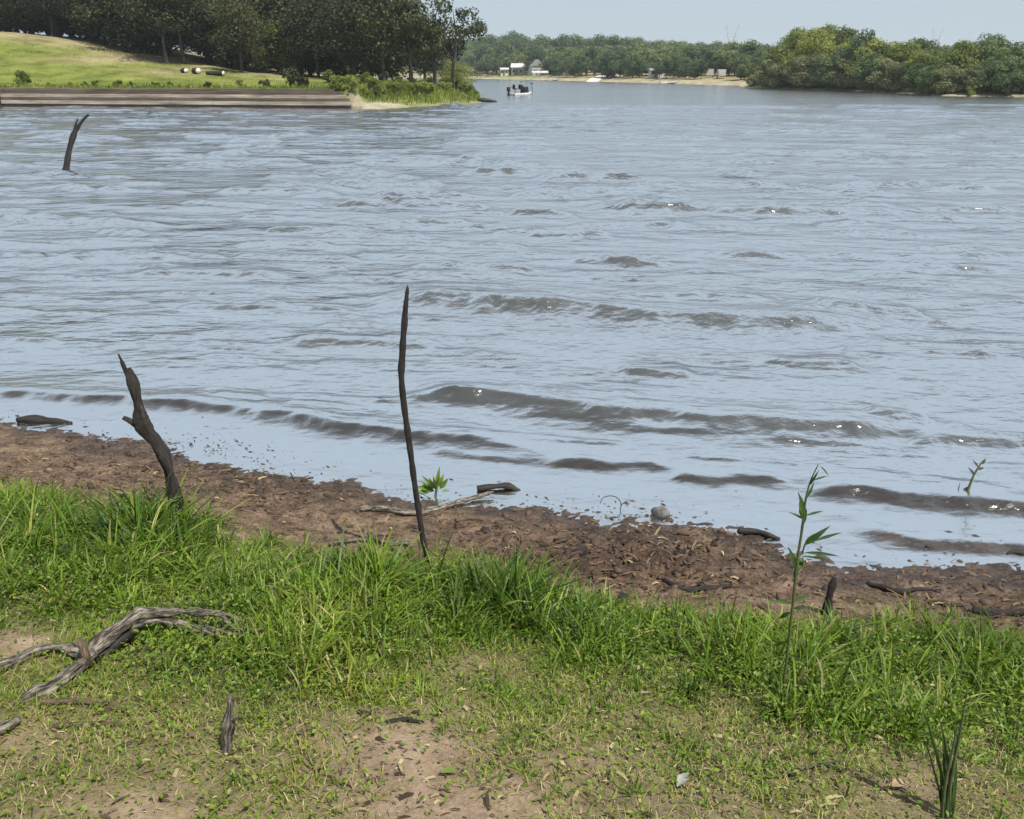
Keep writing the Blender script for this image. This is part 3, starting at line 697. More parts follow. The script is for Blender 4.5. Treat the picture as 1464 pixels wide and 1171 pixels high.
lying_thing('mud_stick', [(950, 830, 4, .012), (980, 843, 4, .015), (1010, 841, 4, .012), (1045, 838, 2.5, .01)], M_bark_dark, 'dark stick half sunk in the churned mud above the right-hand grass', 'stick', 52)
lying_thing('twig', [(1120, 1110, 2, .01), (1150, 1098, 2.5, .015), (1200, 1090, 2, .01)], M_drift, 'thin pale twig in the short turf under the right-hand grass', 'twig', 53, n=6)
lying_thing('twig', [(545, 1035, 3, .004), (580, 1030, 4, .006), (605, 1034, 2.5, .004)], M_bark_dark, 'short dark twig at the top of the bare dirt patch', 'twig', 54, n=6)
# floating bits and stone
def lump(name, loc, sz, mat, label, cat, seed):
    rs = np.random.default_rng(seed)
    mb_ = MB()
    n_, m_ = 12, 7
    vs = []
    for j in range(m_ + 1):
        ph = math.pi * j / m_
        for i in range(n_):
            a = 2 * math.pi * i / n_
            k = 1 + .18 * math.sin(2 * a + seed) * math.sin(ph) + .12 * math.sin(3 * a + 2 * ph + seed) + (rs.uniform(-.07, .07) if 0 < j < m_ else 0)
            vs.append((sz[0] * k * math.sin(ph) * math.cos(a), sz[1] * k * math.sin(ph) * math.sin(a), sz[2] * k * math.cos(ph)))
    fs = [(j * n_ + i, (j + 1) * n_ + i, (j + 1) * n_ + (i + 1) % n_, j * n_ + (i + 1) % n_) for j in range(m_) for i in range(n_)]
    mb_.add(vs, fs)
    o_ = link(name, mb_.mesh(name, mat), None, loc); tag(o_, label, cat); return o_
M_stone = noise_mat('stone', [(.3, (.05, .048, .046)), (.7, (.19, .185, .18))], 20, .8, .6, 60)
p = atz(945, 737); lump('stone', p + Vector((0, 0, .02)), (.06, .045, .045), M_stone, 'small grey stone in the shallows at the waterline centre', 'stone', 3)
p = atz(1330, 786); mb = MB().tube([(-.035, 0, .03), (-.01, 0, .015), (.02, 0, -.005), (.035, .01, -.03)], [.006, .011, .013, .01], 7, 3, .2, 4)
tag(link('floating_stick', mb.mesh('floating_stick', M_wetwood), None, p), 'tiny black stick tip poking from the shallows at right', 'stick')
p = atz(1452, 794); mb = MB().tube([(-.06, 0, .005), (-.02, .01, .02), (.03, 0, .02), (.07, -.01, .005)], [.008, .015, .016, .008], 7, 3, .25, 5)
tag(link('floating_wood', mb.mesh('floating_wood', M_wetwood), None, p), 'dark piece of wood awash at the right edge', 'driftwood')

# ------------------------------------------------------------------ individual plants
M_weed = leaf_mat('weed_leaf', (.02, .045, .012), (.045, .09, .02), (.09, .15, .035), .35, nscale=9)
M_weedlight = leaf_mat('weed_light', (.06, .11, .02), (.12, .19, .035), (.22, .28, .07), .4, nscale=9)
M_stem = noise_mat('weed_stem', [(.3, (.05, .07, .025)), (.7, (.11, .12, .05))], 20, .7, .2)
def plant(name, stem_px, foot, leaves, label, cat, mat_l, extra_stems=(), lw=.5, seed=0, heads=None):
    P, Rr = upright(stem_px, foot.y)
    mbx = MB().tube(P, Rr, 6, 4, .08, seed)
    for es in extra_stems:
        p_, r_ = upright(es, foot.y); mbx.tube(p_, r_, 5, 4, .08, seed)
    so = mbx.obj('stem', M_stem)
    lb = MB()
    for (x0, y0, x1, y1, wpx, dYl) in leaves:
        a = atY(x0, y0, foot.y); b2 = atY(x1, y1, foot.y + dYl); zc = foot.y * ct + (CAM_H - a.z) * st
        v = b2 - a; lb.leaf(a, v, v.length, wpx * .78 * zc / FPX, .3, .22, up=Vector((random.uniform(-.4, .4), -.8, .8)))
    lo = lb.obj('leaves', mat_l)
    ps = [so, lo]
    if heads:
        hb = MB()
        for (hx, hy, hr) in heads:
            c0 = atY(hx, hy, foot.y); r_ = hr * (foot.y * ct + (CAM_H - c0.z) * st) / FPX
            for k in range(7):
                d0 = Vector((random.gauss(0, 1), random.gauss(0, 1), random.gauss(0, 1))).normalized()
                hb.leaf(c0, d0, r_ * 1.4, r_ * .8, .1, .2)
        ps.append(hb.obj('seed_head', M_stem))
    e_ = rooted(name, ps, foot); tag(e_, label, cat); return e_
f = ground_at(1118, 990)
plant('tall_weed', [(1117, 996, 2), (1124, 950, 2), (1130, 895, 2), (1136, 840, 1.9), (1140, 800, 1.8), (1147, 755, 2), (1151, 720, 1.6), (1158, 690, 1.2), (1170, 664, .7)], f,
      [(1148, 752, 1150, 708, 15, -.02), (1150, 745, 1144, 715, 13, .03), (1150, 738, 1180, 728, 5, .02), (1148, 742, 1132, 732, 5, -.03), (1149, 780, 1184, 754, 11, -.03), (1160, 775, 1208, 758, 6, .03), (1150, 790, 1200, 792, 7, -.05), (1146, 795, 1198, 800, 5, .04),
       (1138, 815, 1132, 786, 10, -.02), (1140, 818, 1150, 795, 9, .03), (1136, 830, 1140, 805, 8, 0), (1134, 860, 1160, 850, 8, .03), (1132, 862, 1105, 858, 8, -.03), (1130, 875, 1112, 885, 9, .02), (1133, 870, 1155, 868, 7, -.02), (1160, 688, 1185, 678, 4, .02), (1172, 666, 1190, 682, 3, .01),
       (1156, 695, 1170, 675, 5, -.02), (1128, 915, 1105, 925, 6, .02), (1126, 935, 1150, 945, 5, -.02), (1154, 712, 1164, 690, 5, .01)],
      'tall leafy weed rising from the right-hand grass against the water', 'weed', M_weed, extra_stems=[[(1147, 790, 1.4), (1155, 770, 1.2), (1170, 762, 1)]], seed=1)
f = ground_at(622, 712)
lv = []
for k in range(26):
    a = random.uniform(-.2, math.pi + .2); r0 = random.uniform(2, 14); r1 = r0 + random.uniform(10, 20)
    lv.append((624 + r0 * math.cos(a), 703 - r0 * .9 * math.sin(a), 624 + r1 * math.cos(a), 703 - r1 * .9 * math.sin(a) + random.uniform(-4, 4), random.uniform(6, 10), random.uniform(-.08, .08)))
plant('bushy_weed', [(622, 714, 2), (624, 700, 2), (627, 680, 1)], f, lv, 'small bushy light green weed at the waterline beside the tall pole', 'weed', M_weedlight, seed=2)
f = atz(1378, 712)
plant('water_weed', [(1376, 716, 2), (1384, 700, 2), (1392, 680, 1.6), (1404, 660, 1)], f,
      [(1376, 705, 1388, 695, 10, .0), (1380, 712, 1366, 704, 8, .02), (1378, 708, 1388, 712, 8, .02), (1392, 680, 1386, 668, 6, .02), (1396, 672, 1408, 668, 6, .0), (1402, 664, 1410, 656, 6, .0), (1398, 668, 1392, 658, 5, .02), (1366, 712, 1374, 690, 3, .02)],
      'dark little sprig growing out of the water at right', 'weed', noise_mat('sprig', [(.3, (.02, .02, .018)), (.7, (.07, .065, .06))], 20, .8, 0), seed=3)
f = ground_at(1350, 1170)
gl_ = [(1352 + random.uniform(-9, 9), 1185, 1352 + random.uniform(-14, 44), random.uniform(1010, 1120), random.uniform(5, 8), random.uniform(-.04, .04)) for _ in range(11)]
plant('grass_stalk', [(1352, 1190, 3.5), (1356, 1140, 3.2), (1364, 1090, 2.6), (1372, 1050, 2), (1378, 1015, 1.4), (1384, 985, .6)], f, gl_,
      'upright bundle of thick dark green grass stalks at the lower right corner', 'grass stalk', M_weed, extra_stems=[[(1346, 1190, 3), (1350, 1130, 2.6), (1362, 1070, 1.6), (1370, 1035, .8)]], seed=4)
f = atz(880, 728)
P = [atY(a, b2, f.y) for a, b2 in [(884, 735), (888, 722), (883, 712), (872, 709), (862, 712), (858, 720)]]
mb = MB().tube(P, [.0035, .0035, .003, .003, .0025, .002], 5, 4, .1, 1); mb.tube([P[1], atY(897, 716, f.y), atY(902, 718, f.y)], [.003, .0025, .001], 5, 3)
o = mb.obj('stem', M_wetwood); e = rooted('curled_twig', [o], f); tag(e, 'thin curled twig looping out of the shallows left of the stone', 'twig')
def dead_leaf(px_, py_, L_, W_, label, mat, yaw):
    p_ = ground_at(px_, py_, .02); mb_ = MB(); d_ = Vector((math.cos(yaw), math.sin(yaw), .15))
    mb_.leaf(Vector((0, 0, 0)), d_, L_, W_, .25, .25)
    o_ = link('dead_leaf', mb_.mesh('dead_leaf', mat, True), None, p_); tag(o_, label, 'leaf', 'fallen leaves'); return o_
M_dead = noise_mat('dead_leaf', [(.3, (.16, .11, .06)), (.7, (.34, .25, .15))], 30, .8, .2)
M_deadg = noise_mat('dead_leaf_grey', [(.3, (.13, .14, .11)), (.7, (.28, .29, .24))], 30, .8, .2)
dead_leaf(968, 1125, .085, .035, 'grey-green folded leaf lying on the turf at lower right centre', M_deadg, .9)
dead_leaf(1275, 1125, .07, .04, 'curled brown dead leaf on the bare soil at lower right', M_dead, .3)
dead_leaf(630, 1105, .06, .025, 'pale yellow-green leaf at the edge of the bare dirt patch', M_weedlight, .2)
dead_leaf(775, 1083, .02, .012, 'tiny pale yellow leaf on the turf right of the bare dirt patch', M_weedlight, .6)

# ------------------------------------------------------------------ trees
def leaf_cloud(centers, radii, per, size, rs, flat=.8, shell=.68, bend=.35):
    C_ = np.repeat(centers, per, 0); Rd = np.repeat(radii, per)
    n_ = len(C_)
    d = rs.normal(0, 1, (n_, 3)); d /= np.linalg.norm(d, axis=1, keepdims=True)
    rr_ = Rd * (shell + (1 - shell) * rs.random(n_)) * rs.uniform(.75, 1.12, n_)
    P_ = C_ + d * rr_[:, None] * np.array([1, 1, flat])
    nrm = d + rs.normal(0, .42, (n_, 3)) + np.array([0, 0, .3]); nrm /= np.linalg.norm(nrm, axis=1, keepdims=True)
    a = np.cross(nrm, rs.normal(0, 1, (n_, 3))); a /= np.maximum(np.linalg.norm(a, axis=1, keepdims=True), 1e-6); b_ = np.cross(nrm, a)
    s_ = (size * rs.uniform(.6, 1.4, n_))[:, None]
    off = nrm * s_ * bend
    V_ = np.stack([P_ - a * s_, P_ - b_ * s_ * .6 + off, P_ + a * s_, P_ + b_ * s_ * .6 + off * rs.uniform(-1, 1, (n_, 1))], 1).reshape(-1, 3)
    return V_, np.arange(4 * n_).reshape(-1, 4)
def tree_proto(seed, H, rx, base, npuff, per, lsize, mat, trunk_r=.16, low=.15, puff=(.13, .2), fork=False, sparse=0.0, dense_base=False):
    rs = np.random.default_rng(seed); rd = random.Random(seed)
    zc = H * (base + (1 - base) * .5); hz = H * (1 - base) * .5
    cs = []; rr_ = []
    for k in range(npuff):
        d = rs.normal(0, 1, 3); d /= np.linalg.norm(d)
        q = rs.uniform(.35, 1.0) ** .5
        taper = 1.0 - .35 * max(d[2], 0)
        pr = H * rs.uniform(*puff)
        c_ = np.array([d[0] * q * rx * taper, d[1] * q * rx * taper, zc + d[2] * q * (hz - pr * .5)])
        cs.append(c_); rr_.append(pr)
    cs = np.array(cs); rr_ = np.array(rr_)
    V_, F_ = leaf_cloud(cs, rr_, per, lsize, rs)
    crown = np_mesh('crown', V_, F_, mat, False)
    mb_ = MB()
    top = H * .82
    tp = [(0, 0, -.4), (0, 0, .1), (rd.uniform(-.2, .2), rd.uniform(-.2, .2), H * .25), (rd.uniform(-.4, .4), rd.uniform(-.4, .4), H * .5), (rd.uniform(-.5, .5), rd.uniform(-.5, .5), top)]
    mb_.tube(tp, [trunk_r * 1.5, trunk_r * 1.15, trunk_r, trunk_r * .65, trunk_r * .15], 8, 3, .12, seed)
    order = rs.permutation(len(cs))[:min(len(cs), 14)]
    for i in order:
        c_ = cs[i]; h0 = max(H * low, min(top * .85, c_[2] - rx * rd.uniform(.3, .8))); t = h0 / top
        p0 = Vector((tp[2][0] * min(1, t * 2), tp[2][1] * min(1, t * 2), h0)); p2 = Vector(c_)
        pm = p0.lerp(p2, .5) + Vector((rd.uniform(-.3, .3), rd.uniform(-.3, .3), rd.uniform(-.1, .5)))
        r0 = trunk_r * (1 - t) * .55 + .02
        mb_.tube([p0, pm, p2], [r0, r0 * .7, r0 * .2], 5, 3, .1, seed + int(i))
    return mb_.mesh('trunk', M_bark_tree), crown
def tree(proto, name, loc, sc, rz, label, group=None, sx=1.0, tilt=0.0):
    e_ = empty(name, loc, rz); e_.scale = (sc * sx, sc * sx, sc); e_.rotation_euler = (tilt, tilt * .4, rz)
    t_ = link('trunk', proto[0], e_); c_ = link('crown', proto[1], e_)
    tag(e_, label, 'tree', group); return e_
def shrub_proto(seed, H, rx, npuff, per, lsize, mat):
    rs = np.random.default_rng(seed)
    cs = np.stack([rs.normal(0, rx * .45, npuff), rs.normal(0, rx * .45, npuff), rs.uniform(.15, .85, npuff) * H], 1)
    V_, F_ = leaf_cloud(cs, H * rs.uniform(.18, .34, npuff), per, lsize, rs, .9, .3)
    V_[:, 2] = np.maximum(V_[:, 2], -.05)
    fol = np_mesh('foliage', V_, F_, mat, False)
    mb_ = MB()
    for k in range(5):
        c_ = cs[k % npuff]; mb_.tube([(0, 0, -.1), (c_[0] * .4, c_[1] * .4, c_[2] * .5), tuple(c_)], [.035, .025, .01], 5, 2, .1, seed + k)
    return mb_.mesh('stem', M_bark_tree), fol
def shrub(proto, loc, sc, rz, label, group=None, name='shrub', sx=1.0):
    e_ = empty(name, loc, rz); e_.scale = (sc * sx, sc * sx, sc)
    link('stem', proto[0], e_); link('foliage', proto[1], e_)
    tag(e_, label, 'shrub', group); return e_

# ---- land shapes across the water
def poly_dist(P, x, y):
    """signed distance, positive inside"""
    P = np.asarray(P, float); n_ = len(P); best = np.full(x.shape, 1e9); inside = np.zeros(x.shape, bool)
    for i in range(n_):
        a = P[i]; b_ = P[(i + 1) % n_]; ab = b_ - a
        t = np.clip(((x - a[0]) * ab[0] + (y - a[1]) * ab[1]) / (ab @ ab), 0, 1)
        best = np.minimum(best, np.hypot(x - a[0] - t * ab[0], y - a[1] - t * ab[1]))
        cond = ((a[1] > y) != (b_[1] > y)) & (x < (b_[0] - a[0]) * (y - a[1]) / (b_[1] - a[1] + 1e-12) + a[0])
        inside ^= cond
    return np.where(inside, best, -best)
w0 = Vector((-200, 79, 0)); w1 = atz(500, 155)
LP = [tuple(w0[:2])] + [tuple(atz(*p)[:2]) for p in [(0, 152), (500, 155), (548, 156), (600, 152.5), (655, 150), (688, 147.5), (698, 143)]]
tipx, tipy = LP[-1]
LP += [(tipx - 1.5, tipy + 10), (tipx - 5, tipy + 28), (tipx - 12, tipy + 60), (-60, tipy + 95), (-140, tipy + 95), (w0.x, w0.y + 60)]
wx1 = w1.x
def left_z(x, y):
    x = np.asarray(x, float); y = np.asarray(y, float)
    d = poly_dist(LP, x, y)
    d = d + .5 * (fbm(x * .6, y * .6, 3, 201) - .5) * ss(wx1 - .5, wx1 + 2, x)
    wallz = -1.5 + 2.93 * ss(1.0, 1.95, d)
    soft = np.interp(d, [-8, -1.5, 0, 1.2, 3.5, 8, 20, 60], [-1.6, -.4, .02, .22, .6, 1.15, 1.7, 2.4])
    k = ss(wx1 - .2, wx1 + 1.0, x)
    z = wallz * (1 - k) + soft * k
    Aamp = np.interp(x, [-90, -60, -52, -44, -36, -30, -24, -14, -5], [7.8, 5.7, 4.6, 3.2, 2.1, 1.6, 1.3, .9, .0])
    z = z + Aamp * ss(2.5, 36, d) * (1 - .0 * k)
    z = z + .25 * (fbm(x * .25, y * .25, 3, 203) - .5) * ss(1.5, 5, d)
    return z
lx = np.concatenate([np.linspace(-190, -72, 40), np.arange(-71, -2 + 4, .45)]); ly = np.concatenate([np.arange(66, 112, .45), np.linspace(113, 200, 60)])
GX, GY = np.meshgrid(lx, ly); X, Y = GX.ravel(), GY.ravel(); Zl = left_z(X, Y); dl = poly_dist(LP, X, Y)
sand = (1 - ss(1.4, 3.4, dl + 1.2 * (fbm(X * .8, Y * .8, 3, 205) - .5))) * ss(wx1 - .8, wx1 + .2, X)
sand *= 1 - .75 * ss(-11.0, -8.0, X)
px, py = proj(X, Y, Zl)
dryg = np.clip(1.2 * np.exp(-((px - 425) / 75) ** 2 - ((py - 102) / 9) ** 2) + .75 * np.exp(-((px - 150) / 90) ** 2 - ((py - 85) / 7) ** 2) + .6 * np.exp(-((px - 250) / 60) ** 2 - ((py - 103) / 6) ** 2) + .8 * ss(24, 34, dl), 0, 1)
m, nt, N, L = mat_new('lawn')
out = N.new('ShaderNodeOutputMaterial'); b = N.new('ShaderNodeBsdfPrincipled'); L.new(b.outputs[0], out.inputs[0]); b.inputs['Roughness'].default_value = .95; b.inputs['Specular IOR Level'].default_value = .1
tc = N.new('ShaderNodeTexCoord')
n1 = ND(nt, 'ShaderNodeTexNoise', Scale=.35, Detail=8.0, Roughness=.7); L.new(tc.outputs['Object'], n1.inputs['Vector'])
g1 = ramp(nt, [(.32, (.06, .08, .018)), (.5, (.145, .17, .034)), (.7, (.235, .24, .065))]); L.new(n1.outputs['Fac'], g1.inputs[0])
g2 = ramp(nt, [(.32, (.15, .12, .06)), (.5, (.28, .225, .13)), (.7, (.40, .32, .20))]); L.new(n1.outputs['Fac'], g2.inputs[0])
g3 = ramp(nt, [(.32, (.22, .19, .13)), (.6, (.44, .39, .29))]); L.new(n1.outputs['Fac'], g3.inputs[0])
c = mix(g1.outputs[0], g2.outputs[0], A('dry')); c = mix(c, g3.outputs[0], A('sand')); L.new(c, b.inputs['Base Color'])
n2 = ND(nt, 'ShaderNodeTexNoise', Scale=3.0, Detail=6.0, Roughness=.7); L.new(tc.outputs['Object'], n2.inputs['Vector'])
bp = ND(nt, 'ShaderNodeBump', Strength=.8, Distance=.25); L.new(n2.outputs['Fac'], bp.inputs['Height']); L.new(bp.outputs[0], b.inputs['Normal'])
M_lawn = m
tag(link('hill', np_mesh('hill', np.stack([X, Y, Zl], 1), grid_faces(len(lx), len(ly)), M_lawn, True, {'dry': dryg, 'sand': np.clip(sand, 0, 1)})), kind='structure')

# ---- stepped retaining wall
M_tim = noise_mat('old_timber', [(.3, (.12, .098, .078)), (.5, (.24, .205, .165)), (.72, (.38, .34, .285))], 1.2, .9, .4, 6, (.25, 1, 3), dist=.03)
M_tim2 = noise_mat('dark_timber', [(.3, (.04, .031, .024)), (.5, (.085, .067, .052)), (.75, (.15, .122, .10))], 1.2, .9, .4, 6, (.25, 1, 3), dist=.03)
M_timblack = noise_mat('black_timber', [(.3, (.012, .011, .01)), (.7, (.035, .03, .026))], 2, .6, .3, 6)
e = empty('retaining_wall', (LP[1][0], LP[1][1], 0))
def wall_run(name, d0, d1, z0, z1, mat, xs_, bow=0.0):
    mb_ = MB()
    pts_ = [Vector((*LP[0], 0)), Vector((*LP[1], 0)), Vector((*LP[2], 0))]
    prev = None
    segs = []
    for (a, b2) in ((pts_[0], pts_[1]), (pts_[1], pts_[2])):
        n_ = max(2, int((b2 - a).length / 3.6))
        for i in range(n_): segs.append((a.lerp(b2, i / n_), a.lerp(b2, (i + 1) / n_)))
    for i, (a, b2) in enumerate(segs):
        if b2.x < -75: continue
        if b2.x > wx1 - xs_:
            if a.x > wx1 - xs_: continue
            b2 = a.lerp(b2, (wx1 - xs_ - a.x) / (b2.x - a.x))
        d = (b2 - a); L_ = d.length; rz = math.atan2(d.y, d.x); nrm = Vector((-d.y, d.x, 0)).normalized()
        j = random.uniform(-.02, .02)
        c_ = (a + b2) / 2 + nrm * ((d0 + d1) / 2 + j)
        mb_.box((c_.x, c_.y, (z0 + z1) / 2 + random.uniform(-.012, .012)), (L_ - .025, d1 - d0, z1 - z0), rz + random.uniform(-.006, .006))
    o_ = mb_.obj(name, mat, None, False); o_.parent = e; o_.matrix_parent_inverse = Matrix.Translation(-Vector(e.location))
    return o_
wall_run('base', .06, .5, -1.2, .22, M_timblack, -1.4)  # lowest course, near-black strip along the waterline
wall_run('course', .0, .56, .223, .50, M_tim, -.6)
wall_run('course', .30, .80, .503, .74, M_tim2, .2)
wall_run('course', .36, 1.02, .743, 1.0, M_tim, .5)
wall_run('course', .80, 1.55, 1.003, 1.24, M_tim2, .9)
wall_run('course', .92, 2.05, 1.243, 1.45, M_tim2, 1.6)
mb = MB(); pp = atz(1, 152); mb.box((pp.x - .1, pp.y - .12, .55), (.45, .3, 1.9)); o = mb.obj('post', M_timblack, None, False); o.parent = e; o.matrix_parent_inverse = Matrix.Translation(-Vector(e.location))
tag(e, 'long low stepped timber retaining wall between the lawn and the lake', 'retaining wall')

# ---- dark cut logs lying on the lawn, pale ends
M_cut = noise_mat('cut_end', [(.3, (.45, .40, .31)), (.7, (.70, .65, .55))], 6, .8, .1)
def log_on_lawn(px_, py_, Lm, rad_, yaw, label):
    Yg = 84.0
    for _ in range(30):
        p_ = atY(px_, py_, Yg); gz_ = float(left_z(np.array([p_.x]), np.array([Yg]))[0]); Yg += (p_.z - gz_) * 3
    p_ = Vector((p_.x, Yg, gz_ + rad_ * .85))
    e_ = empty('cut_log', p_, yaw)
    MB().tube([(-Lm / 2, 0, 0), (0, 0, 0), (Lm / 2, 0, 0)], [rad_, rad_ * 1.02, rad_ * .96], 12, 3, .06, int(px_)).obj('bark', M_bark_dark, e_)
    MB().tube([(Lm / 2 + .004, 0, 0), (Lm / 2 + .05, 0, 0)], [rad_ * .93, rad_ * .9], 12, 1, .0, 1).obj('cut_face', M_cut, e_)
    tag(e_, label, 'log', 'cut logs on the far lawn'); return e_
log_on_lawn(264, 104.5, .75, .27, R(-42), 'dark cut log with a pale end, leftmost of three on the far lawn')
log_on_lawn(281, 105.5, .9, .33, R(-42), 'dark cut log with a pale end, middle of three on the far lawn')
log_on_lawn(308, 108, 2.0, .25, R(-18), 'longest dark cut log, rightmost of three on the far lawn')

# ---- tree prototypes, big oaks of the left wood
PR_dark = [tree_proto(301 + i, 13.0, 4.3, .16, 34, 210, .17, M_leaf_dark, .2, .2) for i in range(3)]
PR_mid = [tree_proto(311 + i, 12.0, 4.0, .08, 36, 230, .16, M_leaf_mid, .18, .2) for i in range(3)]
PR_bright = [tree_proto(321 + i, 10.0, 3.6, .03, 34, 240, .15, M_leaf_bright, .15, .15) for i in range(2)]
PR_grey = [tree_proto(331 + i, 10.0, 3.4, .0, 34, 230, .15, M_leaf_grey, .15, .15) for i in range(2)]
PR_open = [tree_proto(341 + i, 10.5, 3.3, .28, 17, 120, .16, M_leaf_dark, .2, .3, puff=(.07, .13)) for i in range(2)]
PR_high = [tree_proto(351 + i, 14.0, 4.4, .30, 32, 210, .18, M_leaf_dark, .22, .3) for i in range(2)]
def lz(x_, y_): return float(left_z(np.array([x_]), np.array([y_]))[0])
def left_tree(proto, px_, Y_, sc, label, group=None, name='oak_tree', sx=1.0, tilt=0.0):
    k1, k2 = (.78, 1.22) if px_ < 530 or name != 'oak_tree' else (1.04, 1.0)
    x_ = xat(px_, Y_, 3.0); return tree(proto, name, (x_, Y_, lz(x_, Y_) - .1), sc * k1, random.uniform(0, 6.28), label, group, sx * k2, tilt)
# front row, told apart by where they stand
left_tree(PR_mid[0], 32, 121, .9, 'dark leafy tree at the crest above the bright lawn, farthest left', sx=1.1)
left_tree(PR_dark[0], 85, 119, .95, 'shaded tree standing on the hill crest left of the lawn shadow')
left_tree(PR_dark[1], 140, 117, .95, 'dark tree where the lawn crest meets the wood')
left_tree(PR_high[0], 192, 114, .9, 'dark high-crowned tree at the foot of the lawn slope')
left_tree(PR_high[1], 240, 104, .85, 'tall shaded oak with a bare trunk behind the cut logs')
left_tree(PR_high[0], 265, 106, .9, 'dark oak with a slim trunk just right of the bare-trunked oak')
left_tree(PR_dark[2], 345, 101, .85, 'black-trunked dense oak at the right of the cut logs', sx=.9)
left_tree(PR_bright[0], 400, 109, .82, 'sunlit yellow-green oak with drooping foliage above the tan dry grass', sx=1.15)
left_tree(PR_bright[1], 368, 112, .95, 'rounded green oak behind the tan dry grass')
left_tree(PR_dark[0], 455, 106, .92, 'dark oak behind the left end of the weedy point', sx=.95)
left_tree(PR_dark[1], 505, 98, .9, 'dense dark oak in the middle of the weedy point')
left_tree(PR_dark[2], 548, 97, .88, 'dark leaning oak right of the dense one on the point', tilt=.05)
left_tree(PR_open[0], 588, 97, .95, 'thin-crowned oak with sky showing through near the tip', tilt=-.04)
left_tree(PR_open[1], 622, 97, .92, 'slender open oak second from the tip of the point')
left_tree(PR_open[0], 648, 96, .93, 'open-branched oak nearest the tip of the point, against the sky', sx=.9)
left_tree(PR_mid[0], 652, 103, .42, 'low bushy green tree hugging the trunk at the tip', name='small_tree', sx=1.3)
# the shaded wood behind
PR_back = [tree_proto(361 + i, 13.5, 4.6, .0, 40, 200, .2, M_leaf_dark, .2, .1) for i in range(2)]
GW = 'trees in the shaded wood on the left shore'
k = 0
for Y_ in (112, 120, 130, 141):
    for px_ in np.arange(-160, 600 - (Y_ - 112) * 3, 50):
        q = px_ + random.uniform(-18, 18); yy = Y_ + random.uniform(-3, 3)
        x_ = xat(q, yy, 3.0)
        if q < 190 and Y_ < 118: continue
        if float(poly_dist(LP, np.array([x_]), np.array([yy]))[0]) < 4: continue
        pr = (PR_back + PR_dark[:1])[k % 3] if Y_ < 125 else PR_back[k % 2]; k += 1
        left_tree(pr, q, yy, random.uniform(.8, 1.1), 'dark tree deep in the shaded wood behind the front oaks', GW, 'wood_tree', random.uniform(1.0, 1.2))
for Y_ in (126, 136, 148):
    for px_ in np.arange(-190, 210, 30):
        yy = Y_ + random.uniform(-3, 3); q = px_ + random.uniform(-10, 10)
        left_tree(PR_back[k % 2], q, yy, random.uniform(.8, 1.0), 'dark tree deep in the shaded wood behind the front oaks', GW, 'wood_tree', 1.15); k += 1
# ---- shrubs along wall and on the point
SH_g = [shrub_proto(401 + i, 1.2, .7, 14, 110, .07, M_leaf_bright) for i in range(2)]
SH_d = [shrub_proto(411 + i, 1.3, .7, 14, 110, .075, M_leaf_dark) for i in range(2)]
SH_m = [shrub_proto(421 + i, 1.3, .9, 14, 120, .08, M_leaf_bright) for i in range(2)]
def left_shrub(pr, px_, py_, sc, label, group=None, sx=1.0):
    Yg = 84.0
    for _ in range(40):
        p_ = atY(px_, py_, Yg); gz_ = lz(p_.x, Yg); Yg = min(max(Yg + (p_.z - gz_) * 2, 72), 108)
    return shrub(pr, (p_.x, Yg, gz_ - .03), sc, random.uniform(0, 6.28), label, group, sx=sx)
left_shrub(SH_g[0], 34, 123, 1.15, 'round bright bush on the lawn edge at the far left')
left_shrub(SH_d[0], 422, 126, 1.35, 'dark conical bush just above the right end of the retaining wall', sx=.9)
left_shrub(SH_d[1], 381, 125, .6, 'small dark bush left of the conical bush on the wall')
left_shrub(SH_d[1], 436, 126, .65, 'small dark bush touching the right of the conical bush')
left_shrub(SH_d[0], 297, 126, .45, 'low dark bush on the wall edge under the cut logs')
GS = 'low shrubs along the top of the retaining wall'
for i, px_ in enumerate([70, 100, 122, 135, 165, 172, 188, 222, 243, 345]):
    left_shrub((SH_g + SH_d)[i % 4], px_, 124.5, random.uniform(.38, .62), 'knee-high shrub in the grass strip on top of the retaining wall', GS)
left_shrub(SH_d[0], 539, 140, .8, 'dark low bush in the grass near the water on the weedy point', sx=1.2)
left_shrub(SH_d[1], 652, 133, 1.15, 'dark upright shrub at the tip end of the weedy point', sx=.6)
left_shrub(SH_m[0], 612, 116, 1.2, 'pale green tall shrub beside the slender oak', sx=.9)
left_shrub(SH_d[1], 592, 117, 1.0, 'dark bush left of the pale green tall shrub')
GP = 'shrubs in the weeds on the point'
for px_, py_ in [(470, 118), (492, 124), (515, 120), (530, 128), (550, 117), (565, 124), (578, 131), (600, 128), (622, 126), (638, 133), (505, 134), (560, 136), (480, 130), (665, 137), (676, 141), (525, 113), (572, 114), (632, 118), (590, 136), (520, 138), (645, 126), (608, 138)]:
    left_shrub(random.choice(SH_g + SH_m), px_, py_, random.uniform(.6, 1.05), 'waist-high green shrub among the weeds on the left point', GP, 1.1)
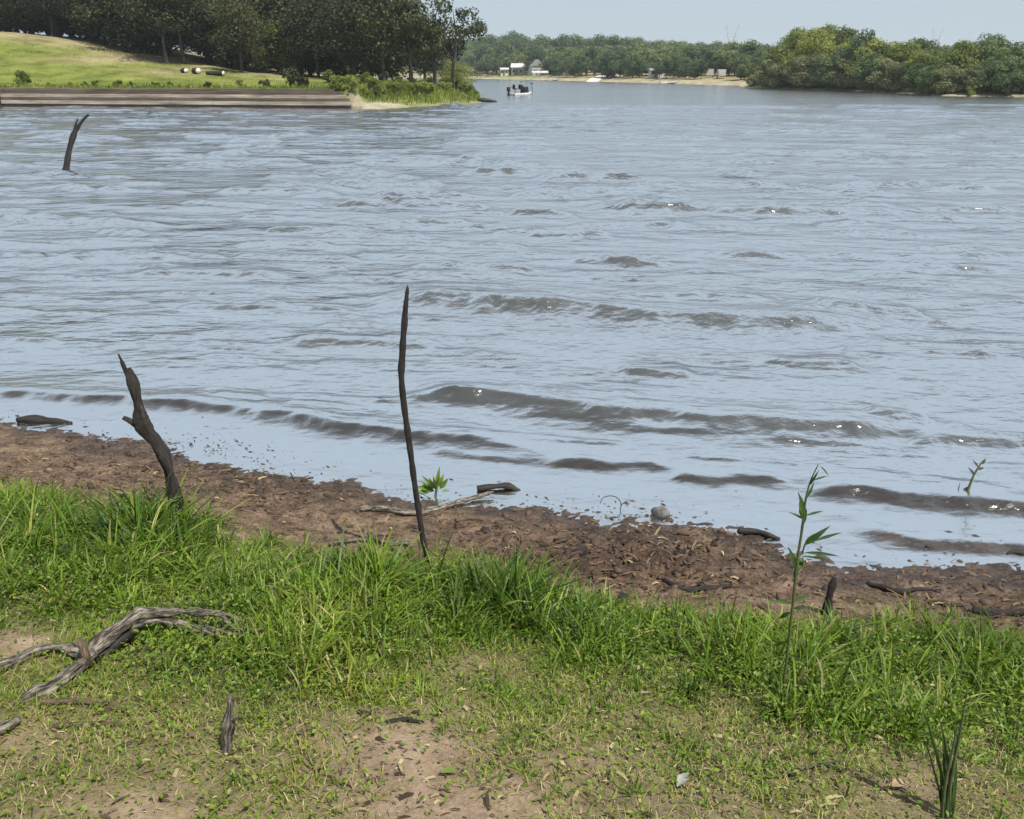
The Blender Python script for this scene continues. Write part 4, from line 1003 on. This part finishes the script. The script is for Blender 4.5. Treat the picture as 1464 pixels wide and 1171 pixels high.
# weeds and lawn grass of the left shore
n = 60000
x = rng.uniform(-60, tipx + .5, n); y = rng.uniform(74, 108, n); dl = poly_dist(LP, x, y); z = left_z(x, y); px, py = proj(x, y, z)
ptz = ss(wx1 - .8, wx1 + .5, x)
den = ptz * ss(1.9 - 1.6 * ss(-11.5, -8.5, x), 3.0 - 2.0 * ss(-11.5, -8.5, x), dl) * (1 - .3 * ss(10, 18, dl)) + (1 - ptz) * (ss(2.0, 2.3, dl) * (1 - ss(3.6, 6.5, dl)) * 1.0 + .14 * ss(2.2, 3, dl))
keep = rng.random(n) < den * (.4 + .8 * fbm(x * .5, y * .5, 3, 221))
x, y, z, pz, dd = x[keep], y[keep], z[keep], ptz[keep], dl[keep]; n = len(x)
hh = (.16 + .5 * pz) * rng.uniform(.4, 1.25, n) * (.55 + .9 * fbm(x * .6, y * .6, 3, 223)); hh = np.where((pz < .5) & (dd < 5.5), hh * 2.6, hh)
yaw = rng.uniform(0, 6.28, n); ww = rng.uniform(.03, .075, n)
colr = pal(.46 + .4 * (fbm(x * .35, y * .35, 3, 225) - .5) + rng.normal(0, .09, n) + (rng.random(n) < .16) * .34) * rng.uniform(.55, 1.05, (n, 1))
T = blades(np.stack([x, y, z - .03], 1), hh, ww, yaw, np.clip(rng.normal(.35, .2, n), 0, 1), np.clip(rng.normal(.1, .1, n), 0, .4), rng.normal(0, .6, n), colr, 3)
tag(link('shore_grass', np_mesh('shore_grass', T[0], T[1], M_blade, True, cols={'Col': T[2]})), kind='stuff', label='tall weeds and grass covering the left point', cat='grass')
# dead snag and pale log at the tip
p = atz(672, 147); mb = MB().tube([(0, 0, -.1), (.15, 0, .3), (-.15, .2, .8)], [.14, .1, .03], 7, 4, .2, 2)
tag(link('tip_log', MB().tube([(-.9, .3, .75), (-.1, 0, .3), (.7, -.4, .02)], [.07, .12, .10], 8, 4, .2, 3).mesh('tip_log', M_drift), None, (p.x, p.y + .6, .1)), 'pale log slanting down the bank at the tip of the point', 'log')
p = atz(692, 146); tag(link('tip_rock', MB().tube([(-1.2, 0, .1), (0, 0, .2), (1.3, .2, .0)], [.1, .22, .05], 8, 4, .25, 4).mesh('tip_rock', M_wetwood), None, (p.x, p.y, 0)), 'dark fallen trunk trailing into the water off the tip', 'log')

# ------------------------------------------------------------------ right wooded bank
rb = [atz(*p) for p in [(1062, 125.5), (1120, 127.5), (1200, 130), (1290, 134), (1340, 137), (1400, 138), (1464, 139), (1700, 143), (2100, 147)]]
RP = [tuple(p[:2]) for p in rb] + [(rb[-1].x + 30, 150), (160, 260), (60, 240), (rb[0].x + 3, rb[0].y + 14)]
def right_z(x, y):
    d = poly_dist(RP, np.asarray(x, float), np.asarray(y, float))
    return np.interp(d, [-8, -1, 0, 1.5, 6, 25, 70], [-1.5, -.3, .0, .3, .7, 1.3, 2.0]) + .2 * (fbm(np.asarray(x) * .3, np.asarray(y) * .3, 2, 231) - .5) * ss(1, 4, d)
lx = np.arange(25, 175, 1.0); ly = np.arange(72, 262, 1.0); GX, GY = np.meshgrid(lx, ly); X, Y = GX.ravel(), GY.ravel(); Zr = right_z(X, Y); dr = poly_dist(RP, X, Y)
tag(link('shore', np_mesh('shore', np.stack([X, Y, Zr], 1), grid_faces(len(lx), len(ly)), M_lawn, True, {'dry': ss(2, 5, dr) * .8, 'sand': (1 - ss(.8, 1.8, dr)) * .8})), kind='structure')
PW_b = [tree_proto(501 + i, 8.5, 3.3, .0, 32, 230, .16, M_leaf_bright, .13, .1) for i in range(2)]
PW_m = [tree_proto(511 + i, 8.0, 3.2, .0, 32, 230, .16, M_leaf_mid, .13, .1) for i in range(3)]
PW_g = [tree_proto(521 + i, 7.0, 2.9, .0, 30, 220, .15, M_leaf_grey, .12, .1) for i in range(2)]
PW_d = [tree_proto(531 + i, 8.5, 3.0, .0, 30, 230, .16, M_leaf_far, .13, .1) for i in range(2)]
rt = np.array([(1062, 100), (1080, 88), (1100, 66), (1120, 55), (1140, 42), (1180, 45), (1230, 42), (1250, 52), (1280, 60), (1330, 60), (1370, 62), (1400, 52), (1430, 60), (1464, 66), (1600, 70)], float)
rbx = np.array([p.x for p in rb]); rby = np.array([p.y for p in rb])
lab = {'b': 'bright yellow-green tree in the wooded right bank', 'm': 'mid-green tree in the wooded right bank', 'g': 'grey-green willowy tree at the water edge of the right bank', 'd': 'dark green tree in the wooded right bank'}
def right_tree(px_, setb, key, hfac=1.0, sx=1.0):
    Yf = float(np.interp(px_, [1062, 1120, 1200, 1290, 1340, 1400, 1464, 1700], rby[:8])); Y_ = Yf + setb
    x_ = xat(px_, Y_, 1.0); z_ = float(right_z(np.array([x_]), np.array([Y_]))[0])
    top = float(np.interp(px_, rt[:, 0], rt[:, 1])); pt = atY(px_, top, Y_).z - z_
    pr = {'b': PW_b, 'm': PW_m, 'g': PW_g, 'd': PW_d}[key]; pr = random.choice(pr)
    h0 = {'b': 8.5, 'm': 8.0, 'g': 7.0, 'd': 8.5}[key]
    sc = pt / h0 * hfac * 1.17
    tree(pr, 'bank_tree', (x_, Y_, z_ - .2), sc, random.uniform(0, 6.28), lab[key], {'b': 'bright trees of the right bank', 'm': 'green trees of the right bank', 'g': 'willowy trees at the water edge', 'd': 'dark trees of the right bank'}[key], sx)
for px_ in np.arange(1072, 1640, 24):      # waterside fringe
    right_tree(px_ + random.uniform(-8, 8), random.uniform(1.5, 3), 'g' if random.random() < .62 else 'd', random.uniform(.42, .66), random.uniform(1.2, 1.7))
for px_ in np.arange(1085, 1640, 27):      # main wall
    k_ = 'b' if 1130 < px_ < 1300 and random.random() < .75 else random.choice('mmgd')
    right_tree(px_ + random.uniform(-9, 9), random.uniform(5, 9), k_, random.uniform(.80, 1.0), random.uniform(1.0, 1.25))
for px_ in np.arange(1100, 1640, 26):      # behind
    k_ = random.choice('mmdb' if px_ < 1260 else 'mmdd')
    right_tree(px_ + random.uniform(-9, 9), random.uniform(13, 18), k_, random.uniform(.88, 1.04), random.uniform(.95, 1.15))
SH_y = shrub_proto(431, 2.0, 1.4, 16, 130, .1, M_leaf_bright)
def right_shrub(pr, px_, setb, sc, label, sx=1.0):
    Yf = float(np.interp(px_, [1062, 1120, 1200, 1290, 1340, 1400, 1464, 1700], rby[:8])); Y_ = Yf + setb; x_ = xat(px_, Y_, .5)
    shrub(pr, (x_, Y_, float(right_z(np.array([x_]), np.array([Y_]))[0]) - .1), sc, random.uniform(0, 6), label, sx=sx)
right_shrub(SH_y, 1388, .8, .62, 'pale yellow-green round bush at the water edge of the right bank', 1.1)
right_shrub(SH_m[0], 1345, .8, 1.1, 'olive bush left of the pale round bush at the right bank water edge')
right_shrub(SH_m[1], 1330, 1.0, .8, 'low olive bush farther left at the right bank water edge')
right_shrub(SH_d[0], 1440, .6, 1.2, 'dark low bush at the right bank water edge near the photo edge', 1.3)

# ------------------------------------------------------------------ far shore
fs = [atz(*p) for p in [(480, 111.2), (600, 111.8), (680, 112.6), (760, 114.4), (850, 116.6), (950, 119.4), (1050, 122.5), (1110, 124.5)]]
FP = [tuple(p[:2]) for p in fs] + [(140, 180), (330, 260), (420, 700), (-330, 900), (-420, 420)]
FPX = FPX
def far_z(x, y):
    x = np.asarray(x, float); y = np.asarray(y, float)
    d = poly_dist(FP, x, y)
    d = d + 5 * (fbm(x * .05, y * .05, 3, 241) - .5)
    return np.interp(d, [-20, -2, 0, 3, 12, 40, 120, 300, 600], [-2.5, -.4, .05, .6, 1.4, 2.6, 6.0, 10.0, 12.0]) + 1.2 * (fbm(x * .03, y * .03, 3, 243) - .5) * ss(10, 60, d)
lx = np.arange(-430, 430, 4.0); ly = np.concatenate([np.arange(140, 420, 3.0), np.arange(420, 920, 10.0)]); GX, GY = np.meshgrid(lx, ly); X, Y = GX.ravel(), GY.ravel(); Zf = far_z(X, Y); dfp = poly_dist(FP, X, Y)
px, py = proj(X, Y, Zf)
tag(link('terrain', np_mesh('terrain', np.stack([X, Y, Zf], 1), grid_faces(len(lx), len(ly)), M_lawn, True,
    {'dry': np.clip(.75 - 1.2 * np.exp(-((px - 740) / 30) ** 2), 0, 1), 'sand': .55 * (1 - ss(3, 8, dfp))})), kind='structure')
def fz(x_, y_): return float(far_z(np.array([x_]), np.array([y_]))[0])
PF = [tree_proto(601 + i, 11.0, 4.4, .05, 28, 130, .3, M_leaf_far, .2, .15) for i in range(3)]
PFl = [tree_proto(611 + i, 10.0, 4.4, .10, 28, 130, .3, M_leaf_farlight, .2, .15) for i in range(3)]
PFo = [tree_proto(621 + i, 9.0, 3.4, .30, 20, 120, .26, M_leaf_far, .2, .25) for i in range(2)]
FSX = [480, 600, 680, 760, 850, 950, 1050, 1110, 1300]; FSY = [p.y for p in fs] + [fs[-1].y - 6]
ridge = np.array([(600, 60), (680, 55), (720, 49), (790, 54), (850, 55), (890, 57), (950, 60), (1000, 62), (1060, 65), (1100, 68), (1300, 70)], float)
GFn = ['trees along the far shoreline', 'trees on the far slope', 'trees on the far ridge']
def far_tree(px_, setb, pr, sc, label, group, name='far_tree', sx=1.0):
    Y_ = float(np.interp(px_, FSX, FSY)) + setb; x_ = xat(px_, Y_, 3); z_ = fz(x_, Y_)
    tree(pr, name, (x_, Y_, z_ - .3), sc, random.uniform(0, 6.28), label, group, sx)
def gap(px_): return (708 < px_ < 786) or (1004 < px_ < 1052)
def scale_at(px_): return float(np.interp(px_, [600, 700, 850, 1000, 1100], [1.25, 1.15, .95, .78, .72]))
for px_ in np.arange(640, 1120, 9.5):
    q = px_ + random.uniform(-3, 3)
    if gap(q): continue
    far_tree(q, random.uniform(14, 24), random.choice(PFo + PF[:1]), scale_at(q) * random.uniform(.55, .85), 'dark tree standing close to the far sandy shoreline', GFn[0])
for px_ in np.arange(610, 1120, 10.0):
    q = px_ + random.uniform(-4, 4)
    far_tree(q, random.uniform(36, 50), random.choice(PF + PFl), scale_at(q) * random.uniform(.8, 1.05), 'green tree on the slope behind the far shoreline', GFn[1], sx=1.1)
for px_ in np.arange(590, 1200, 9.0):
    q = px_ + random.uniform(-4, 4)
    far_tree(q, random.uniform(70, 95), random.choice(PFl + PFl + PF), scale_at(q) * random.uniform(.85, 1.1), 'green tree on the slope behind the far shoreline', GFn[1], sx=1.15)
for px_ in np.arange(560, 1480, 10.5):
    q = px_ + random.uniform(-5, 5)
    Y_ = float(np.interp(q, FSX, FSY)) + random.uniform(140, 190); x_ = xat(q, Y_, 8); z_ = fz(x_, Y_)
    top = float(np.interp(q, ridge[:, 0], ridge[:, 1])) + random.uniform(-3, 4)
    sc = max((atY(q, top, Y_).z - z_) / 10.0, .5)
    tree(random.choice(PF), 'ridge_tree', (x_, Y_, z_ - .3), sc, random.uniform(0, 6.28), 'bluish hazy tree on the skyline ridge of the far shore', GFn[2], min(1.6, 1.25 / sc ** .3))

# houses, dock, ramp
M_white = paint('white_siding', (.40, .39, .36), .7); M_cream = paint('cream_siding', (.62, .58, .47), .7); M_greyroof = paint('grey_roof', (.22, .22, .22), .8); M_paleroof = paint('pale_roof', (.45, .44, .42), .6)
M_glassd = paint('dark_window', (.03, .035, .04), .15); M_conc = paint('concrete', (.48, .46, .42), .9); M_brown = paint('brown_siding', (.16, .12, .09), .8)
def house(px_, setb, w_, d_, h_, rh, rz, mw, mr, label, porch=True, name='house', gable=True, zoff=0.0):
    Y_ = float(np.interp(px_, FSX, FSY)) + setb; x_ = xat(px_, Y_, 2); z_ = fz(x_, Y_) + zoff
    e_ = empty(name, (x_, Y_, z_), rz)
    MB().box((0, 0, h_ / 2 - .5), (w_, d_, h_ + 1.0)).obj('wall', mw, e_, False)
    o_ = .35
    MB().add([(-w_ / 2 - o_, -d_ / 2 - o_, h_ + .01), (w_ / 2 + o_, -d_ / 2 - o_, h_ + .01), (w_ / 2 + o_, d_ / 2 + o_, h_ + .01), (-w_ / 2 - o_, d_ / 2 + o_, h_ + .01)] +
             ([(-w_ / 2 - o_, 0, h_ + rh), (w_ / 2 + o_, 0, h_ + rh)] if gable else [(0, -d_ / 2 - o_, h_ + rh), (0, d_ / 2 + o_, h_ + rh)]),
             [(3, 2, 1, 0), (0, 1, 5, 4), (2, 3, 4, 5), (1, 2, 5), (3, 0, 4)] if gable else [(3, 2, 1, 0), (0, 4, 5, 3), (1, 2, 5, 4), (0, 1, 4), (2, 3, 5)]).obj('roof', mr, e_, False)
    MB().box((-.12 * w_, -d_ / 2 - .02, 1.0), (.9, .08, 2.0)).obj('door', M_brown, e_, False)
    for s_ in (-.33, .25): MB().box((s_ * w_, -d_ / 2 - .02, 1.4), (.9, .08, .9)).obj('window', M_glassd, e_, False)
    if porch:
        MB().box((0, -d_ / 2 - 1.2, h_ - .15), (w_ * .9, 2.0, .12)).obj('porch_roof', mr, e_, False)
        for s_ in (-.4, .4): MB().box((s_ * w_, -d_ / 2 - 2.0, (h_ - .2) / 2 - .3), (.14, .14, h_ + .3)).obj('post', M_white, e_, False)
    tag(e_, label, 'house'); return e_
house(721, 22, 2.9, 3.5, 2.3, .7, .1, M_cream, M_paleroof, 'small cream cabin left of the white house on the far shore', False)
house(741, 30, 5.0, 5, 2.8, 1.5, -.1, M_white, M_paleroof, 'white house with a pale roof and porch above the far green slope', True)
house(766, 34, 4.4, 5, 3.2, 2.3, .3, M_white, M_greyroof, 'steep-gabled grey-roofed house right of the white house', False, gable=False)
house(879, 24, 5.5, 4, 2.2, .8, 0, M_cream, M_greyroof, 'long cream cabin under the far trees right of the boat ramp', False)
house(906, 28, 2.6, 3, 2.9, .8, 0, M_white, M_greyroof, 'narrow white cabin between dark far trees', False, gable=False)
house(938, 20, 3.6, 3, 1.9, .6, .1, M_white, M_greyroof, 'low white shed under the far trees at centre right', False)
house(676, 14, 4.6, 3, 2.0, .7, .05, M_brown, M_greyroof, 'brown open shelter near the water behind the left point', True)
def camper(px_, setb, rz, label):
    Y_ = float(np.interp(px_, FSX, FSY)) + setb; x_ = xat(px_, Y_, 2); z_ = fz(x_, Y_); e_ = empty('camper_trailer', (x_, Y_, z_), rz)
    MB().box((0, 0, 1.25), (3.4, 1.8, 1.5)).box((1.85, 0, 1.1), (.3, 1.6, 1.0)).obj('body', M_white, e_, False)
    for s_ in (-.8, .5): MB().box((s_, -.92, 1.5), (.8, .06, .5)).obj('window', M_glassd, e_, False)
    for s_ in (-.5, .3): MB().tube([(s_, -.95, .3), (s_, -.75, .3)], [.3, .3], 12, 1, 0).obj('wheel', M_glassd, e_)
    tag(e_, label, 'camper')
camper(1014, 24, R(82), 'white camper trailer parked under trees, left of two on the far right shore')
camper(1031, 20, R(-97), 'white camper trailer parked on open grass, right of two on the far right shore')
# boat ramp
a = atz(838, 116.6); Yb = a.y; xr0 = a.x
mb = MB(); q0 = (xr0 - 1.5, Yb - 3); n_ = 14
vs = []; fcs = []
for i in range(n_ + 1):
    t = i / n_; cx = xr0 - .5 + 6.5 * t; cy = Yb - 3 + 26 * t; zz = max(fz(cx, cy), fz(cx + 3.4, cy), -.4) + .10
    for dx_, dz in ((0, -.6), (0, 0), (3.4, 0), (3.4, -.6)): vs.append((cx + dx_, cy, zz + dz))
for i in range(n_):
    for k_ in range(4):
        fcs.append((i * 4 + k_, (i + 1) * 4 + k_, (i + 1) * 4 + (k_ + 1) % 4, i * 4 + (k_ + 1) % 4))
mb.add(vs, fcs); o = mb.obj('boat_ramp', paint('ramp_concrete', (.55, .52, .46), .9), None, False); tag(o, 'pale concrete boat ramp running up the far bank', 'boat ramp')
# boat dock with white canopy
def dock(px_, py_, w_, label, canopy=True):
    p_ = atz(px_, py_); e_ = empty('boat_dock', p_)
    MB().box((0, 0, .38), (w_, 3.2, .16)).obj('deck', M_conc, e_, False)
    for sx_ in (-.45, 0, .45):
        for sy_ in (-1.3, 1.3): MB().box((sx_ * w_, sy_, .4 if not canopy else 1.05), (.13, .13, 2.0 if not canopy else 3.3)).obj('post', M_greyroof, e_, False)
    if canopy:
        MB().add([(-w_ / 2, -1.8, 2.3), (w_ / 2, -1.8, 2.3), (w_ / 2, 1.8, 2.5), (-w_ / 2, 1.8, 2.5), (-w_ / 2, -1.8, 2.42), (w_ / 2, -1.8, 2.42), (w_ / 2, 1.8, 2.95), (-w_ / 2, 1.8, 2.95)], [(3, 2, 1, 0), (4, 5, 6, 7), (0, 1, 5, 4), (1, 2, 6, 5), (2, 3, 7, 6), (3, 0, 4, 7)]).obj('canopy', M_paleroof, e_, False)
    tag(e_, label, 'dock'); return e_
dock(772, 115.0, 5.4, 'covered boat dock with a white canopy below the far houses')
dock(957, 119.8, 5.0, 'low open wooden dock on the far shoreline', False)
dock(797, 115.2, 3.4, 'small open dock right of the covered boat dock', False)

# lattice pylons beyond the ridge
M_steel = paint('galvanised_steel', (.36, .38, .40), .6)
def pylon(px_, top_py, Y_, Hm, label):
    x_ = xat(px_, Y_, 10); zt = atY(px_, top_py, Y_).z; e_ = empty('power_pylon', (x_, Y_, zt - Hm))
    mb_ = MB(); hb = Hm * .62; r_ = .16
    cs_ = [(-1, -1), (1, -1), (1, 1), (-1, 1)]
    for (sx_, sy_) in cs_: mb_.bar((sx_ * 3, sy_ * 3, -6), (sx_ * .7, sy_ * .7, hb), r_)
    for k_ in range(7):
        t0, t1 = k_ / 7, (k_ + 1) / 7; w0_, w1_ = 3 - 2.3 * t0, 3 - 2.3 * t1
        for j in range(4):
            a_, b_ = cs_[j], cs_[(j + 1) % 4]; mb_.bar((a_[0] * w0_, a_[1] * w0_, hb * t0), (b_[0] * w1_, b_[1] * w1_, hb * t1), .09)
    mb_.obj('tower', M_steel, e_, False)
    mb_ = MB()
    for s_ in (-1, 1):
        mb_.bar((s_ * .7, -.5, hb), (s_ * 3.3, 0, Hm), r_); mb_.bar((s_ * .3, .5, hb), (s_ * 2.4, 0, Hm * .88), .1); mb_.bar((s_ * 3.3, 0, Hm), (s_ * 4.2, 0, Hm * .93), .1)
        mb_.bar((s_ * .7, 0, hb), (-s_ * .5, 0, hb + 1.5), .1)
    mb_.bar((-2.6, 0, Hm * .86), (2.6, 0, Hm * .86), .12); mb_.bar((-4.2, 0, Hm * .8), (4.2, 0, Hm * .8), .1)
    mb_.obj('crossarm', M_steel, e_, False)
    tag(e_, label, 'pylon'); return e_
pylon(1043, 36, 520, 30, 'grey steel power pylon on the skyline left of the right bank')
pylon(1333, 41, 640, 32, 'faint distant pylon showing over the right bank trees')

# ------------------------------------------------------------------ fishing boat and person
bp_ = atz(745, 136.0)
e = empty('fishing_boat', bp_, R(42))
M_hull = paint('hull_white', (.42, .42, .41), .5, .05); M_black = paint('black_plastic', (.012, .012, .013), .4); M_deckg = paint('boat_deck', (.22, .22, .22), .8)
def hull(L_, B_, H_):
    st_ = np.linspace(0, 1, 13); vs = []; k_ = 7
    for t in st_:
        w_ = B_ / 2 * (1 - max(0, (t - .55) / .45) ** 2.2 * .92); z0 = -.15 + max(0, (t - .65) / .35) ** 2 * .35; top = H_ + .15 * t ** 2
        xx = -L_ / 2 + L_ * t
        for (a_, h_) in ((-1, 1), (-.93, .55), (-.75, .12), (0, 0), (.75, .12), (.93, .55), (1, 1)):
            vs.append((xx, a_ * w_, z0 + (top - z0) * h_))
    fs_ = [(i * k_ + j, (i + 1) * k_ + j, (i + 1) * k_ + j + 1, i * k_ + j + 1) for i in range(12) for j in range(6)]
    fs_.append(tuple(range(k_ - 1, -1, -1)))
    return vs, fs_
vs, fs_ = hull(3.5, 1.5, .25)
o = MB().add(vs, fs_).obj('hull', M_hull, e); sm = o.modifiers.new('thick', 'SOLIDIFY'); sm.thickness = .04
MB().box((-.4, 0, .2), (3.0, 1.35, .06)).obj('deck', M_deckg, e, False)
def seat_(x_, y_):
    o_ = MB().box((x_, y_, .75), (.42, .42, .12)).obj('seat', M_black, e, False)
    MB().box((x_ - .2, y_, 1.02), (.09, .42, .46), 0, .85).obj('backrest', M_black, e, False)
    MB().bar((x_, y_, .2), (x_, y_, .7), .045, 8).obj('pedestal', M_black, e)
seat_(-.05, 0); seat_(-.95, .1)
mo = empty('outboard_motor', (0, 0, 0)); mo.parent = e
MB().box((-2.15, 0, .72), (.36, .34, .5), 0, .8).box((-2.12, 0, .2), (.2, .14, .75)).obj('cowling', M_black, mo, False)
MB().tube([(-1.98, 0, .75), (-1.6, .1, .9), (-1.35, .12, 1.0)], [.03, .028, .025], 7, 3, 0).obj('tiller', M_black, mo)
tm = MB().tube([(1.6, -.35, .1), (1.55, -.4, .9), (1.4, -.45, 1.35)], [.035, .03, .025], 7, 3, 0); tm.box((1.4, -.45, 1.38), (.25, .12, .14)); tm.obj('trolling_motor', M_black, e)
MB().box((.75, .15, .62), (.7, .85, .7), 0, .8).obj('console', M_black, e, False)
tag(e, 'small white fishing boat with black seats and motor on the open lake', 'boat')
# person, seated in the boat
M_skin = paint('skin', (.42, .25, .17), .6); M_jacket = paint('dark_jacket', (.014, .015, .018), .8); M_trous = paint('dark_trousers', (.02, .02, .024), .8)
def skin_mesh(name, verts, edges, radii, mat, parent):
    me_ = bpy.data.meshes.new(name); me_.from_pydata(verts, edges, []); o_ = link(name, me_, parent)
    md = o_.modifiers.new('skin', 'SKIN'); md.use_smooth_shade = True
    for i, r_ in enumerate(radii): me_.skin_vertices[0].data[i].radius = (r_, r_) if not isinstance(r_, tuple) else r_
    me_.skin_vertices[0].data[0].use_root = True
    ss_ = o_.modifiers.new('sub', 'SUBSURF'); ss_.levels = 1; ss_.render_levels = 2
    me_.materials.append(mat); return o_
pe = empty('person', (0, 0, 0))
pe.matrix_world = Matrix.Translation(bp_) @ Matrix.Rotation(R(42), 4, 'Z') @ Matrix.Translation((-.05, 0, .80))
J = [(0, 0, .08), (0, 0, .28), (.02, 0, .46), (.04, 0, .56), (.06, 0, .66), (.075, 0, .76),            # pelvis..neck, head
     (.02, .19, .45), (.12, .24, .22), (.34, .16, .18), (.42, .14, .19),                              # left arm
     (.02, -.19, .45), (.12, -.24, .22), (.34, -.16, .20), (.42, -.14, .21),                          # right arm
     (.06, .10, .06), (.44, .13, .08), (.46, .13, -.36), (.60, .13, -.52),                            # left leg
     (.06, -.10, .06), (.44, -.13, .08), (.46, -.13, -.36), (.60, -.13, -.52)]
E_ = [(0, 1), (1, 2), (2, 3), (3, 4), (4, 5), (2, 6), (6, 7), (7, 8), (8, 9), (2, 10), (10, 11), (11, 12), (12, 13), (0, 14), (14, 15), (15, 16), (16, 17), (0, 18), (18, 19), (19, 20), (20, 21)]
rd_ = [(.13, .15), (.12, .14), (.12, .15), .055, .095, .07, .055, .042, .032, .03, .055, .042, .032, .03, .085, .06, .042, .035, .085, .06, .042, .035]
skin_mesh('body', J, E_, rd_, M_skin, pe)
skin_mesh('jacket', [J[0], J[1], J[2], J[6], J[7], J[8], J[10], J[11], J[12]], [(0, 1), (1, 2), (2, 3), (3, 4), (4, 5), (2, 6), (6, 7), (7, 8)], [(.16, .19), (.15, .175), (.15, .175), .08, .066, .05, .08, .066, .05], M_jacket, pe)
skin_mesh('trousers', [J[0], J[14], J[15], J[16], J[18], J[19], J[20]], [(0, 1), (1, 2), (2, 3), (0, 4), (4, 5), (5, 6)], [(.165, .18), .11, .08, .06, .11, .08, .06], M_trous, pe)
cp = MB().tube([(.055, 0, .70), (.055, 0, .76), (.055, 0, .81), (.055, 0, .83)], [.108, .105, .07, .02], 12, 3, 0); cp.box((.17, 0, .715), (.16, .15, .02)); cp.obj('cap', M_jacket, pe)
tag(pe, 'person in dark clothes and cap sitting in the white fishing boat', 'person')

# ------------------------------------------------------------------ air
m, nt, N, L = mat_new('haze_air')
out = N.new('ShaderNodeOutputMaterial'); v = N.new('ShaderNodeVolumePrincipled')
v.inputs['Color'].default_value = (.86, .92, 1.0, 1); v.inputs['Density'].default_value = .00028; v.inputs['Anisotropy'].default_value = .2
L.new(v.outputs[0], out.inputs['Volume'])
mb = MB(); mb.box((0, 580, 20), (3000, 1320, 49.5)); tag(mb.obj('haze', m, None, False), kind='stuff')
